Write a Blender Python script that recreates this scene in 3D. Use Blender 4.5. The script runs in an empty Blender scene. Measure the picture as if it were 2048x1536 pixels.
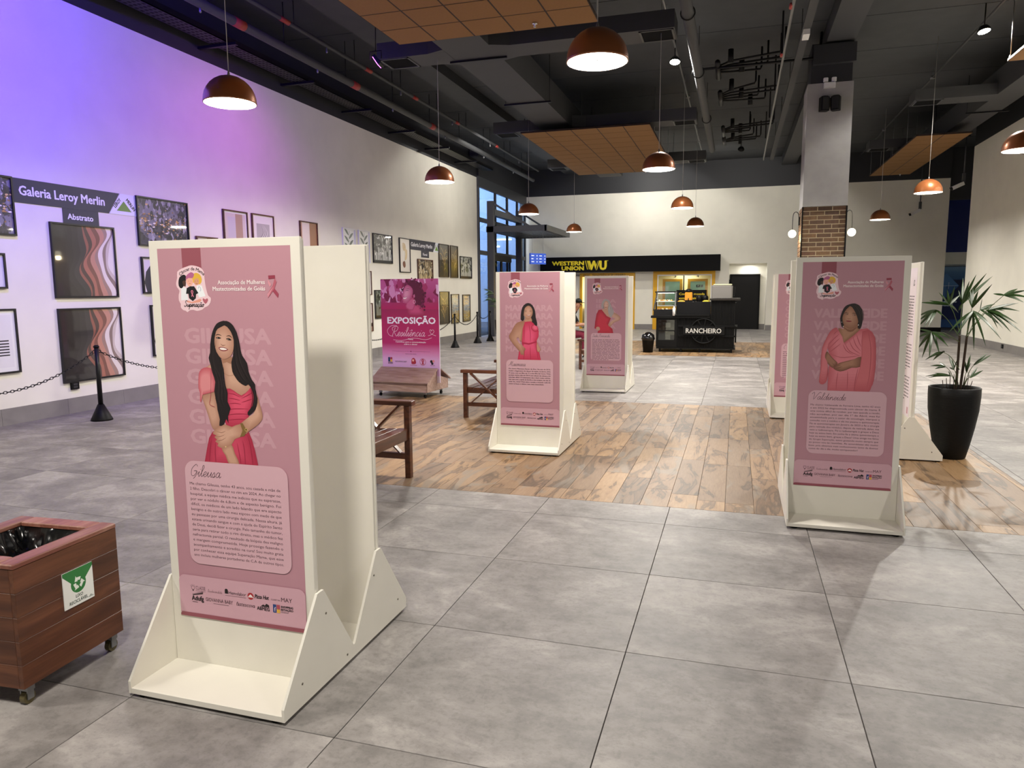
import bpy, bmesh, math, random
from mathutils import Vector, Matrix, Quaternion
from mathutils.geometry import tessellate_polygon
R = math.radians
scene = bpy.context.scene
COL = scene.collection

# ------------------------------------------------------------------ camera, world, exposure, lights
CAM = Vector((1.312, -2.986, 1.567)); F_PX = 1447.8
YAW, PITCH, ROLL = 0.29944, 0.12926, -0.006594
fwd = Vector((-math.sin(YAW)*math.cos(PITCH), math.cos(YAW)*math.cos(PITCH), -math.sin(PITCH)))
rgt0 = Vector((math.cos(YAW), math.sin(YAW), 0)); up0 = rgt0.cross(fwd)
rgt = rgt0*math.cos(ROLL)+up0*math.sin(ROLL); upv = up0*math.cos(ROLL)-rgt0*math.sin(ROLL)
cd = bpy.data.cameras.new('camera'); cam = bpy.data.objects.new('camera', cd); COL.objects.link(cam)
cd.sensor_fit = 'HORIZONTAL'; cd.sensor_width = 36; cd.lens = F_PX/2048*36; cd.clip_start = .05; cd.clip_end = 200
m3 = Matrix((rgt, upv, -fwd)).transposed()
cam.matrix_world = Matrix.Translation(CAM) @ m3.to_4x4()
scene.camera = cam
vs = scene.view_settings
vs.view_transform = 'Standard'; vs.look = 'None'; vs.gamma = 1; vs.use_curve_mapping = False
vs.exposure = 0.57
w = bpy.data.worlds.new('world'); scene.world = w; w.use_nodes = True
w.node_tree.nodes['Background'].inputs[0].default_value = (1.0, .97, .93, 1)
w.node_tree.nodes['Background'].inputs[1].default_value = .12

def light(name, kind, loc, energy, color, target=None, size=.1, angle=None, blend=.3, parent=None):
    d = bpy.data.lights.new(name, kind); d.energy = energy; d.color = color
    if kind == 'AREA': d.shape = 'DISK'; d.size = size
    else: d.shadow_soft_size = size
    if angle: d.spot_size = R(angle); d.spot_blend = blend
    o = bpy.data.objects.new(name, d); COL.objects.link(o); o.location = loc
    if target is not None:
        o.rotation_euler = (Vector(target)-Vector(loc)).to_track_quat('-Z', 'Y').to_euler()
    if parent: o.parent = parent
    return o
WARM = (1, .94, .86); COOL = (1, .96, .89)
PEND_W = 68; FLOOD_W = 760; SCONCE_W = 9
# colour-changing LED floods washing the left wall (their housings hang beside the near duct)
light('violet_flood', 'SPOT', (-4.3, 1.6, 5.3), 950, (.12, .05, 1), (-6.97, 3.9, 4.8), .12, 125, 1)
light('magenta_flood', 'SPOT', (-4.35, 7.9, 5.13), 110, (.75, .12, 1), (-6.97, 7.4, 2.6), .12, 120, 1)

# ------------------------------------------------------------------ helpers
def lin(h):
    h = h.lstrip('#'); o = []
    for i in (0, 2, 4):
        c = int(h[i:i+2], 16)/255; o.append(c/12.92 if c <= .04045 else ((c+.055)/1.055)**2.4)
    return (*o, 1)
def mix(a, b, t): return tuple(a[i]*(1-t)+b[i]*t for i in range(4))
MATS = {}
def mat(name, color, rough=.5, metal=0, var=0, scale=6, bump=0, emit=None, stren=0, coat=0, spec=None, stretch=None):
    """plain paint / plastic / metal with procedural mottling (noise in object space)"""
    if name in MATS: return MATS[name]
    m = bpy.data.materials.new(name); MATS[name] = m; m.use_nodes = True
    nt = m.node_tree; b = nt.nodes['Principled BSDF']; c = lin(color) if isinstance(color, str) else color
    b.inputs['Base Color'].default_value = c; b.inputs['Roughness'].default_value = rough; b.inputs['Metallic'].default_value = metal
    if coat: b.inputs['Coat Weight'].default_value = coat; b.inputs['Coat Roughness'].default_value = .08
    if spec is not None: b.inputs['Specular IOR Level'].default_value = spec
    if emit: b.inputs['Emission Color'].default_value = lin(emit) if isinstance(emit, str) else emit; b.inputs['Emission Strength'].default_value = stren
    if var or bump:
        tc = nt.nodes.new('ShaderNodeTexCoord'); n = nt.nodes.new('ShaderNodeTexNoise')
        n.inputs['Scale'].default_value = scale; n.inputs['Detail'].default_value = 5
        if stretch:
            mp = nt.nodes.new('ShaderNodeMapping'); mp.inputs['Scale'].default_value = stretch
            nt.links.new(tc.outputs['Object'], mp.inputs[0]); nt.links.new(mp.outputs[0], n.inputs['Vector'])
        else: nt.links.new(tc.outputs['Object'], n.inputs['Vector'])
        if var:
            r = nt.nodes.new('ShaderNodeValToRGB')
            r.color_ramp.elements[0].position = .3; r.color_ramp.elements[1].position = .7
            r.color_ramp.elements[0].color = tuple(x*(1-var) for x in c[:3])+(1,)
            r.color_ramp.elements[1].color = tuple(min(1, x*(1+var*.5)) for x in c[:3])+(1,)
            nt.links.new(n.outputs['Fac'], r.inputs[0]); nt.links.new(r.outputs[0], b.inputs['Base Color'])
        if bump:
            bp = nt.nodes.new('ShaderNodeBump'); bp.inputs['Strength'].default_value = bump; bp.inputs['Distance'].default_value = .01
            nt.links.new(n.outputs['Fac'], bp.inputs['Height']); nt.links.new(bp.outputs[0], b.inputs['Normal'])
    return m
def piece_coords(nt):
    """object coordinates shifted by a random amount per piece, so that no two tiles or planks look alike"""
    tc = nt.nodes.new('ShaderNodeTexCoord'); oi = nt.nodes.new('ShaderNodeObjectInfo'); ge = nt.nodes.new('ShaderNodeNewGeometry')
    ad = nt.nodes.new('ShaderNodeMath'); ad.operation = 'ADD'
    nt.links.new(oi.outputs['Random'], ad.inputs[0]); nt.links.new(ge.outputs['Random Per Island'], ad.inputs[1])
    wn = nt.nodes.new('ShaderNodeTexWhiteNoise'); wn.noise_dimensions = '1D'; nt.links.new(ad.outputs[0], wn.inputs['W'])
    sc = nt.nodes.new('ShaderNodeVectorMath'); sc.operation = 'MULTIPLY_ADD'; sc.inputs[1].default_value = (37, 37, 37)
    nt.links.new(wn.outputs['Color'], sc.inputs[0]); nt.links.new(tc.outputs['Object'], sc.inputs[2])
    return sc.outputs[0], wn.outputs['Value']
def ramp(nt, fac, stops):
    r = nt.nodes.new('ShaderNodeValToRGB'); e = r.color_ramp.elements
    while len(e) < len(stops): e.new(.5)
    for i, (p, c) in enumerate(stops): e[i].position = p; e[i].color = lin(c) if isinstance(c, str) else c
    nt.links.new(fac, r.inputs[0]); return r.outputs[0]
def noise(nt, vec, scale, detail=6, rough=.6, stretch=None, dist=0):
    if stretch:
        mp = nt.nodes.new('ShaderNodeMapping'); mp.inputs['Scale'].default_value = stretch; nt.links.new(vec, mp.inputs[0]); vec = mp.outputs[0]
    n = nt.nodes.new('ShaderNodeTexNoise'); n.inputs['Scale'].default_value = scale; n.inputs['Detail'].default_value = detail
    n.inputs['Roughness'].default_value = rough; n.inputs['Distortion'].default_value = dist
    nt.links.new(vec, n.inputs['Vector']); return n.outputs['Fac']
def mixc(nt, fac, a, b, mode='MIX'):
    x = nt.nodes.new('ShaderNodeMix'); x.data_type = 'RGBA'; x.blend_type = mode
    if isinstance(fac, float): x.inputs[0].default_value = fac
    else: nt.links.new(fac, x.inputs[0])
    for k, v in ((6, a), (7, b)):
        if isinstance(v, tuple): x.inputs[k].default_value = v
        else: nt.links.new(v, x.inputs[k])
    return x.outputs[2]
def tile_mat():
    m = bpy.data.materials.new('concrete_tile'); m.use_nodes = True; nt = m.node_tree; b = nt.nodes['Principled BSDF']
    v, rnd = piece_coords(nt)
    n1 = noise(nt, v, 1.7, 8, .62, (1, 1.35, 1), .4); n2 = noise(nt, v, 9, 6, .7, (1, 1.3, 1))
    c1 = ramp(nt, n1, [(.38, '#625e5b'), (.46, '#7a7672'), (.54, '#8f8a86'), (.62, '#b4afaa')])
    c2 = ramp(nt, n2, [(.40, '#75706d'), (.60, '#a8a29e')])
    c = mixc(nt, .35, c1, c2)
    c = mixc(nt, .3, c, ramp(nt, noise(nt, v, 34, 5, .75), [(.38, '#8f8f8f'), (.5, '#ffffff'), (.62, '#ffffff')]), 'MULTIPLY')
    c = mixc(nt, .3, c, ramp(nt, rnd, [(0, '#6a6664'), (1, '#84807e')]))
    nt.links.new(c, b.inputs['Base Color'])
    rr = nt.nodes.new('ShaderNodeMapRange'); rr.inputs[3].default_value = .42; rr.inputs[4].default_value = .6
    nt.links.new(n1, rr.inputs[0]); nt.links.new(rr.outputs[0], b.inputs['Roughness'])
    b.inputs['Specular IOR Level'].default_value = .42
    return m
def plank_mat():
    m = bpy.data.materials.new('wood_plank'); m.use_nodes = True; nt = m.node_tree; b = nt.nodes['Principled BSDF']
    v, rnd = piece_coords(nt)
    g = noise(nt, v, 1.5, 6, .55, (4, .8, 1), 1.5); f = noise(nt, v, 14, 4, .6, (6, .6, 1), .3)
    k = noise(nt, v, 1.1, 3, .5, (2.6, 1, 1), 1.8)
    base = ramp(nt, rnd, [(0, '#77614a'), (.35, '#94785a'), (.7, '#a88861'), (1, '#836d57')])
    dark = ramp(nt, g, [(.44, '#ffffff'), (.53, '#efe8de'), (.57, '#8f8982'), (.61, '#b7aea2'), (.68, '#dcd2c4')])
    c = mixc(nt, .85, base, dark, 'MULTIPLY')
    c = mixc(nt, .45, c, ramp(nt, f, [(.3, '#b9ab9a'), (.7, '#ffffff')]), 'MULTIPLY')
    c = mixc(nt, ramp(nt, k, [(.58, (0, 0, 0, 1)), (.66, (.55, .55, .55, 1))]), c, lin('#7b7468'))
    nt.links.new(c, b.inputs['Base Color']); b.inputs['Roughness'].default_value = .5
    return m
def wood_mat(name, c1, c2, c3, rough=.4, axis=(1, 8, 8), scale=3, spec=.5):
    if name in MATS: return MATS[name]
    m = bpy.data.materials.new(name); MATS[name] = m; m.use_nodes = True; nt = m.node_tree; b = nt.nodes['Principled BSDF']
    v, rnd = piece_coords(nt)
    g = noise(nt, v, scale, 7, .6, axis, .6)
    c = ramp(nt, g, [(.3, c1), (.5, c2), (.7, c3)])
    c = mixc(nt, .5, c, ramp(nt, rnd, [(0, '#a0a0a0'), (1, '#ffffff')]), 'MULTIPLY')
    nt.links.new(c, b.inputs['Base Color']); b.inputs['Roughness'].default_value = rough; b.inputs['Specular IOR Level'].default_value = spec
    return m
def brick_mat():
    m = bpy.data.materials.new('brick'); m.use_nodes = True; nt = m.node_tree; b = nt.nodes['Principled BSDF']
    v, rnd = piece_coords(nt)
    c = ramp(nt, rnd, [(0, '#5a4538'), (.3, '#775a42'), (.6, '#8a6a4a'), (.85, '#6a5240'), (1, '#7d5a45')])
    c = mixc(nt, .6, c, ramp(nt, noise(nt, v, 18), [(.3, '#8a8a8a'), (.7, '#ffffff')]), 'MULTIPLY')
    nt.links.new(c, b.inputs['Base Color']); b.inputs['Roughness'].default_value = .8
    return m
def print_mat(name='printed_ink', rough=.45, coat=0):
    m = bpy.data.materials.new(name); m.use_nodes = True; nt = m.node_tree; b = nt.nodes['Principled BSDF']
    a = nt.nodes.new('ShaderNodeAttribute'); a.attribute_name = 'Ink'
    nt.links.new(a.outputs['Color'], b.inputs['Base Color']); b.inputs['Roughness'].default_value = rough
    if coat: b.inputs['Coat Weight'].default_value = coat; b.inputs['Coat Roughness'].default_value = .03
    return m

class MB:
    """collects shapes, then links them as one mesh"""
    def __init__(s): s.v = []; s.f = []; s.sm = []
    def add(s, vs, fs, smooth=False):
        o = len(s.v); s.v += [tuple(p) for p in vs]; s.f += [[i+o for i in f] for f in fs]; s.sm += [smooth]*len(fs); return s
    def box(s, x0, x1, y0, y1, z0, z1, M=None):
        v = [Vector((x, y, z)) for z in (z0, z1) for y in (y0, y1) for x in (x0, x1)]
        if M: v = [M @ p for p in v]
        return s.add(v, [(0, 2, 3, 1), (4, 5, 7, 6), (0, 1, 5, 4), (2, 6, 7, 3), (0, 4, 6, 2), (1, 3, 7, 5)])
    def bevbox(s, x0, x1, y0, y1, z0, z1, b=.004, M=None):
        """box with chamfered vertical and top edges"""
        def ring(z, k): return [(x0+k+b, y0+k, z), (x1-k-b, y0+k, z), (x1-k, y0+k+b, z), (x1-k, y1-k-b, z), (x1-k-b, y1-k, z), (x0+k+b, y1-k, z), (x0+k, y1-k-b, z), (x0+k, y0+k+b, z)]
        vs = ring(z0, 0)+ring(z1-b, 0)+ring(z1, b)
        if M: vs = [M @ Vector(p) for p in vs]
        fs = [tuple(range(7, -1, -1)), tuple(range(16, 24))]
        for r in (0, 8): fs += [(r+i, r+(i+1) % 8, r+8+(i+1) % 8, r+8+i) for i in range(8)]
        return s.add(vs, fs)
    def prism(s, pts, axis, a, b):
        """outline extruded from a to b along axis; pts are the two other coordinates in order"""
        n = len(pts)
        def P(p, t): return {'x': (t, p[0], p[1]), 'y': (p[0], t, p[1]), 'z': (p[0], p[1], t)}[axis]
        vs = [P(p, a) for p in pts]+[P(p, b) for p in pts]
        tri = tessellate_polygon([[Vector((p[0], p[1], 0)) for p in pts]])
        fs = [tuple(t) for t in tri]+[tuple(n+i for i in reversed(t)) for t in tri]+[(i, (i+1) % n, n+(i+1) % n, n+i) for i in range(n)]
        return s.add(vs, fs)
    def lathe(s, prof, n=24, c=(0, 0, 0), smooth=True, caps=True):
        vs = []; fs = []
        for r, z in prof: vs += [(c[0]+r*math.cos(2*math.pi*i/n), c[1]+r*math.sin(2*math.pi*i/n), c[2]+z) for i in range(n)]
        for k in range(len(prof)-1): fs += [(k*n+i, k*n+(i+1) % n, (k+1)*n+(i+1) % n, (k+1)*n+i) for i in range(n)]
        if caps and prof[0][0] > 1e-6: fs.append(tuple(range(n-1, -1, -1)))
        if caps and prof[-1][0] > 1e-6: fs.append(tuple((len(prof)-1)*n+i for i in range(n)))
        return s.add(vs, fs, smooth)
    def tube(s, pts, r, n=8, smooth=True, r2=None):
        pts = [Vector(p) for p in pts]; vs = []; fs = []; m = len(pts)
        for k, p in enumerate(pts):
            d = (pts[min(k+1, m-1)]-pts[max(k-1, 0)]).normalized()
            a = d.orthogonal().normalized() if k == 0 else (a-d*a.dot(d)).normalized()
            b = d.cross(a); rr = r if r2 is None else r+(r2-r)*k/(m-1)
            vs += [p+(a*math.cos(2*math.pi*i/n)+b*math.sin(2*math.pi*i/n))*rr for i in range(n)]
        for k in range(m-1): fs += [(k*n+i, k*n+(i+1) % n, (k+1)*n+(i+1) % n, (k+1)*n+i) for i in range(n)]
        fs += [tuple(range(n-1, -1, -1)), tuple((m-1)*n+i for i in range(n))]
        return s.add(vs, fs, smooth)
    def bar(s, p, q, wd, th, up=(0, 0, 1)):
        """square bar from p to q"""
        p = Vector(p); q = Vector(q); d = (q-p).normalized(); u = Vector(up); u = (u-d*u.dot(d)).normalized(); x = d.cross(u)
        vs = [e+x*(wd/2*i)+u*(th/2*j) for e in (p, q) for i, j in ((-1, -1), (1, -1), (1, 1), (-1, 1))]
        return s.add(vs, [(0, 3, 2, 1), (4, 5, 6, 7), (0, 1, 5, 4), (1, 2, 6, 5), (2, 3, 7, 6), (3, 0, 4, 7)])
    def ball(s, c, r, n=12, sq=(1, 1, 1)):
        k = n//2; prof = [(math.sin(math.pi*i/k), -math.cos(math.pi*i/k)) for i in range(k+1)]
        vs = []; fs = []
        for a, z in prof: vs += [(c[0]+r*sq[0]*a*math.cos(2*math.pi*i/n), c[1]+r*sq[1]*a*math.sin(2*math.pi*i/n), c[2]+r*sq[2]*z) for i in range(n)]
        for j in range(k): fs += [(j*n+i, j*n+(i+1) % n, (j+1)*n+(i+1) % n, (j+1)*n+i) for i in range(n)]
        return s.add(vs, fs, True)
    def mesh(s, name):
        me = bpy.data.meshes.new(name); me.from_pydata(s.v, [], s.f); me.validate()
        if len(me.polygons) == len(s.sm): me.polygons.foreach_set('use_smooth', s.sm)
        bm = bmesh.new(); bm.from_mesh(me); bmesh.ops.recalc_face_normals(bm, faces=bm.faces); bm.to_mesh(me); bm.free()
        return me
def link(name, me, m, parent=None, loc=None, rot=None):
    o = bpy.data.objects.new(name, me); COL.objects.link(o)
    if m and not me.materials: me.materials.append(m)
    if parent: o.parent = parent
    if loc: o.location = loc
    if rot: o.rotation_euler = rot
    return o
def obj(name, mb, m, parent=None, loc=None, rot=None): return link(name, mb.mesh(name), m, parent, loc, rot)
def tag(o, label=None, cat=None, group=None, kind=None):
    for k, v in (('label', label), ('category', cat), ('group', group), ('kind', kind)):
        if v: o[k] = v
    return o
def thing(name, label, cat, loc=(0, 0, 0), rz=0, group=None):
    o = bpy.data.objects.new(name, None); COL.objects.link(o); o.location = loc; o.rotation_euler = (0, 0, rz)
    o.empty_display_size = .1
    return tag(o, label, cat, group)
def struct(name, mb, m, parent=None):
    o = obj(name, mb, m, parent)
    if not parent: o['kind'] = 'structure'
    return o
def dup(root, loc, rz=None, label=None, group=None):
    def cp(o, par):
        c = o.copy(); COL.objects.link(c)
        if par: c.parent = par
        for ch in list(o.children): cp(ch, c)
        return c
    r = cp(root, None); r.location = loc
    if rz is not None: r.rotation_euler = (0, 0, rz)
    if label: r['label'] = label
    if group: r['group'] = group
    return r
def smooth(pts, closed=True, k=3):
    n = len(pts); o = []
    if n < 3: return list(pts)
    for i in range(n if closed else n-1):
        if closed: a, b, c, d = (pts[(i+j-1) % n] for j in range(4))
        else: a, b, c, d = (pts[max(0, min(n-1, i+j-1))] for j in range(4))
        for j in range(k):
            t = j/k
            o.append(tuple(.5*((2*b[q])+(c[q]-a[q])*t+(2*a[q]-5*b[q]+4*c[q]-d[q])*t*t+(3*b[q]-a[q]-3*c[q]+d[q])*t**3) for q in range(len(b))))
    if not closed: o.append(tuple(pts[-1]))
    return o

# ---- lettering: Blender's built-in font turned into flat shapes
_fc = bpy.data.curves.new('lettering', 'FONT'); _fc.resolution_u = 2; _fc.fill_mode = 'FRONT'
_fo = bpy.data.objects.new('lettering', _fc); COL.objects.link(_fo)
_tc = {}
def letters(s, bold=0, shear=0):
    key = (s, bold, shear)
    if key not in _tc:
        _fc.body = s; _fc.offset = bold; _fc.shear = shear
        bpy.context.view_layer.update()
        me = bpy.data.meshes.new_from_object(_fo.evaluated_get(bpy.context.evaluated_depsgraph_get()))
        me.calc_loop_triangles()
        vs = [(v.co.x, v.co.y) for v in me.vertices]; ts = [tuple(t.vertices) for t in me.loop_triangles]
        bpy.data.meshes.remove(me); _tc[key] = (vs, ts)
    return _tc[key]
SCRIPT = {'a': (1.1, [[(.8, .85), (.45, 1), (.1, .5), (.35, 0), (.7, .35), (.85, 1), (.8, .3), (.95, 0), (1.2, .3)]]),
 'e': (.8, [[(0, .3), (.55, .55), (.6, .9), (.35, 1), (.1, .5), (.35, 0), (.85, .3)]]), 'i': (.6, [[(0, .3), (.3, 1), (.25, .2), (.4, 0), (.65, .3)], [(.42, 1.35), (.46, 1.45)]]),
 'l': (.6, [[(0, .3), (.5, 1.7), (.4, 2.2), (.2, 1.9), (.25, .3), (.4, 0), (.65, .3)]]), 'u': (1.1, [[(0, .3), (.25, 1), (.2, .3), (.4, 0), (.75, .5), (.9, 1), (.85, .25), (1, 0), (1.2, .3)]]),
 's': (.75, [[(0, .3), (.4, 1), (.55, .4), (.35, 0), (.1, .12), (.4, .0), (.8, .3)]]), 'n': (1.05, [[(0, .3), (.25, 1), (.2, 0), (.3, .7), (.65, 1), (.75, .3), (.85, 0), (1.1, .3)]]),
 'd': (1.1, [[(.8, .85), (.45, 1), (.1, .5), (.35, 0), (.7, .4), (1.05, 2.2), (.85, .4), (.95, 0), (1.2, .3)]]), 'r': (.85, [[(0, .3), (.2, 1), (.35, .9), (.55, .9), (.5, .3), (.6, 0), (.9, .3)]]),
 'o': (.95, [[(.5, 1), (.1, .5), (.35, 0), (.7, .4), (.55, .95), (.75, .85), (1, .9)]]), 'c': (.8, [[(.65, .85), (.4, 1), (.1, .5), (.35, 0), (.85, .3)]]),
 'p': (1.0, [[(0, .3), (.3, 1), (.1, -1)], [(.25, .6), (.6, 1), (.8, .5), (.5, 0), (.25, .15), (.7, .02), (1.05, .3)]]), 'ã': None, 'ê': None, 'ç': None,
 'G': (1.6, [[(1.3, 1.9), (.9, 2.3), (.2, 1.4), (.35, .2), (.95, .1), (1.3, .95), (.7, 1.0), (1.4, 1.0), (1.3, .1), (.9, -.5)]]), 'V': (1.5, [[(-.3, 1.7), (.1, 2.3), (.4, 1.8), (.6, .0), (1.2, 1.4), (1.7, 2.3), (2.1, 2.1)]]),
 'M': (2.0, [[(-.2, .1), (.4, .9), (.8, 2.2), (.8, .2), (1.5, 2.2), (1.5, .3), (1.7, 0), (2.1, .3)]]), 'R': (1.6, [[(.5, 2.1), (.3, .8), (.2, 0)], [(.0, 1.3), (-.3, 2.0), (.6, 2.4), (1.3, 2.1), (1.1, 1.3), (.5, 1.1), (1.0, .4), (1.4, 0), (1.7, .3)]]),
 'I': (1.0, [[(0, 1.7), (.4, 2.2), (.9, 2.1), (.6, 1.0), (.3, .0), (-.2, .3)]]), 'F': (1.3, [[(.2, 2.0), (.8, 2.3), (1.6, 2.2)], [(.9, 2.2), (.6, .6), (.2, 0), (-.1, .3)], [(.3, 1.1), (1.1, 1.2)]]),
 'C': (1.3, [[(1.2, 1.8), (.9, 2.3), (.2, 1.2), (.4, .1), (1.1, .3)]]), 'S': (1.2, [[(1.1, 2.0), (.7, 2.3), (.3, 1.8), (.9, 1.0), (.7, .1), (.1, .2), (.2, .6)]])}
def _acc(b, s): return (SCRIPT[b][0], SCRIPT[b][1]+[s])
SCRIPT['ã'] = _acc('a', [(.3, 1.4), (.5, 1.55), (.7, 1.4), (.9, 1.55)]); SCRIPT['ê'] = _acc('e', [(.15, 1.3), (.4, 1.6), (.6, 1.3)]); SCRIPT['ç'] = _acc('c', [(.45, 0), (.5, -.3), (.3, -.4)])

class Art:
    """flat print: coloured shapes stacked a few hundredths of a millimetre apart on one sheet"""
    STEP = 1e-5
    def __init__(s): s.v = []; s.t = []; s.c = []; s.d = 0
    def raw(s, vs, ts, col, keep=False):
        if not keep: s.d += s.STEP
        o = len(s.v); s.v += [(x, y, s.d) for x, y in vs]; s.t += [tuple(i+o for i in t) for t in ts]
        c = lin(col) if isinstance(col, str) else col
        s.c += [c]*len(vs)
    def poly(s, pts, col, sm=0, keep=False):
        if sm: pts = smooth(pts, True, sm)
        ts = tessellate_polygon([[Vector((p[0], p[1], 0)) for p in pts]])
        s.raw(pts, ts, col, keep)
    def grad(s, x0, y0, x1, y1, bands):
        """rectangle with a printed vertical gradient; bands = [(fraction, colour)]"""
        s.d += s.STEP; o = len(s.v)
        for f, c in bands:
            y = y0+(y1-y0)*f; s.v += [(x0, y, s.d), (x1, y, s.d)]; s.c += [lin(c)]*2
        for i in range(len(bands)-1): a = o+2*i; s.t += [(a, a+1, a+3), (a, a+3, a+2)]
    def rect(s, x0, y0, x1, y1, col, keep=False): s.poly([(x0, y0), (x1, y0), (x1, y1), (x0, y1)], col, 0, keep)
    def rrect(s, x0, y0, x1, y1, r, col, corners='1111'):
        p = []
        for cx, cy, a, on in ((x1-r, y1-r, 0, corners[1]), (x0+r, y1-r, 90, corners[0]), (x0+r, y0+r, 180, corners[3]), (x1-r, y0+r, 270, corners[2])):
            if on == '1': p += [(cx+r*math.cos(R(a+t)), cy+r*math.sin(R(a+t))) for t in range(0, 91, 15)]
            else: p.append((cx+r*(1 if a in (0, 270) else -1), cy+r*(1 if a in (0, 90) else -1)))
        s.poly(p, col)
    def disc(s, x, y, r, col, n=20, ry=None, keep=False): s.poly([(x+r*math.cos(2*math.pi*i/n), y+(ry or r)*math.sin(2*math.pi*i/n)) for i in range(n)], col, 0, keep)
    def ring(s, x, y, r, wd, col, n=28): s.stroke([(x+r*math.cos(2*math.pi*i/n), y+r*math.sin(2*math.pi*i/n)) for i in range(n+1)], wd, col, sm=0)
    def stroke(s, pts, wd, col, sm=3, taper=False, keep=False):
        if sm: pts = smooth(pts, False, sm)
        n = len(pts); vs = []; ts = []
        for i, p in enumerate(pts):
            a = pts[max(0, i-1)]; b = pts[min(n-1, i+1)]; dx, dy = b[0]-a[0], b[1]-a[1]; L = math.hypot(dx, dy) or 1
            h = wd/2*(math.sin(math.pi*(i+.4)/(n-.2)) if taper else 1)
            vs += [(p[0]-dy/L*h, p[1]+dx/L*h), (p[0]+dy/L*h, p[1]-dx/L*h)]
        for i in range(n-1): ts += [(2*i, 2*i+1, 2*i+3), (2*i, 2*i+3, 2*i+2)]
        s.raw(vs, ts, col, keep)
        for i in range(2*n): x, y, z = s.v[-2*n+i]; s.v[-2*n+i] = (x, y, z+1.5e-5*(i//2)/n)
        if not keep: s.d += 1.5e-5
    def text(s, body, x, y, h, col, align='l', width=None, bold=0, shear=0, keep=False, M=None):
        vs, ts = letters(body, 0, shear)
        if not vs: return
        bo = bold if bold >= .01 else 0
        k = h/.729; x0 = min(v[0] for v in vs); x1 = max(v[0] for v in vs); kx = width/(x1-x0) if width else k
        off = {'l': 0, 'c': -(x1-x0)*kx/2, 'r': -(x1-x0)*kx}[align]
        P = [(x+off+(v[0]-x0)*kx, y+v[1]*k) for v in vs]
        for n_, (ax, ay) in enumerate(((0, 0), (1, .0), (-1, 0), (.6, 1), (-.6, 1), (.6, -1), (-.6, -1)) if bo else ((0, 0),)):
            Q = [(p[0]+ax*bo*k*1.4, p[1]+ay*bo*k*.9) for p in P]
            s.raw([M(p) for p in Q] if M else Q, ts, col, keep and not bo)
    def script(s, body, x, y, h, col, wd=None, slant=.3, width=None):
        """handwritten lettering in single strokes; h = height of the small letters"""
        adv = sum(SCRIPT[c][0] if c in SCRIPT else .6 for c in body); kx = width/adv if width else h
        wd = wd or h*.12; cx = 0; first = True
        for c in body:
            if c in SCRIPT:
                for st in SCRIPT[c][1]:
                    s.stroke([(x+(cx+px)*kx+slant*py*h, y+py*h) for px, py in st], wd, col, 3)
                cx += SCRIPT[c][0]
            else: cx += .6
    def bars(s, x0, y0, x1, y1, n, col, seed=1, last=.6, th=.34):
        """lines of print too small to read"""
        rnd = random.Random(seed); p = (y1-y0)/n
        for i in range(n):
            y = y1-(i+.75)*p; x = x0; end = x1 if i < n-1 else x0+(x1-x0)*last
            while x < end-p*.5:
                L = min(p*rnd.uniform(.8, 4.2), end-x); s.rect(x, y, x+L, y+p*th, col, keep=(i > 0 or x > x0)); x += L+p*.45
    def build(s, name, m, parent, face='-y', at=(0, 0, 0)):
        a = Vector(at)
        f = {'-y': lambda u, v, d: (a.x+u, a.y-d, a.z+v), '+x': lambda u, v, d: (a.x+d, a.y+u, a.z+v), '-x': lambda u, v, d: (a.x-d, a.y-u, a.z+v)}[face]
        me = bpy.data.meshes.new(name); me.from_pydata([f(*p) for p in s.v], [], s.t)
        at_ = me.color_attributes.new('Ink', 'FLOAT_COLOR', 'POINT'); at_.data.foreach_set('color', [x for c in s.c for x in c])
        nv = {'-y': Vector((0, -1, 0)), '+x': Vector((1, 0, 0)), '-x': Vector((-1, 0, 0))}[face]
        bad = [p.index for p in me.polygons if p.normal.dot(nv) < 0]
        for i in bad: me.polygons[i].flip()
        me.update()
        return link(name, me, m, parent)
INK = print_mat(); GLAZED = print_mat('print_under_glass', .35, 1)
# ------------------------------------------------------------------ materials
WHITE = mat('wall_paint', '#ebe8db', .7, var=.04, scale=2); DARK = mat('ceiling_paint', '#3d4044', .7, var=.12, scale=3)
FASCIA = mat('dark_fascia', '#2b2c30', .6); DUCT = mat('duct_paint', '#3d3e41', .6, var=.08, scale=2)
BLACK = mat('black_paint', '#080809', .5, spec=.2); BLACKM = mat('black_metal', '#0e0e10', .42, spec=.3)
GREYP = mat('grey_plaster', '#a3a19f', .8, var=.08, scale=5); SKIRT = mat('skirting_tile', '#85817e', .45, var=.12, scale=4)
GROUT = mat('grout', '#4c4845', .9); MORTAR = mat('mortar', '#d2c29f', .9)
CREAM = mat('melamine_board', '#e6e2d6', .38, var=.03, scale=5); EDGE = mat('board_edge', '#cdbf9d', .7)
GUN = mat('grey_aluminium', '#4a4c50', .42, .3); STEEL = mat('galvanised_steel', '#8c8d8e', .4, .7)
COPPER = mat('copper_lacquer', '#a8653a', .33, .4, coat=.5); LAMPIN = mat('lamp_inside', '#f4efe4', .5)
GLOW = mat('lamp_diffuser', '#ffffff', .5, emit='#fff1da', stren=7)
ORANGE = mat('acoustic_tile', '#8d6639', .85, var=.05, scale=30)
CABLE = mat('clear_cable', '#b9b6b0', .35); REDBAND = mat('red_band', '#a3352f', .5)
TILE = tile_mat(); PLANK = plank_mat(); BRICK = brick_mat()
YEL = mat('yellow_panel', '#e0a90c', .45); 
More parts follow.
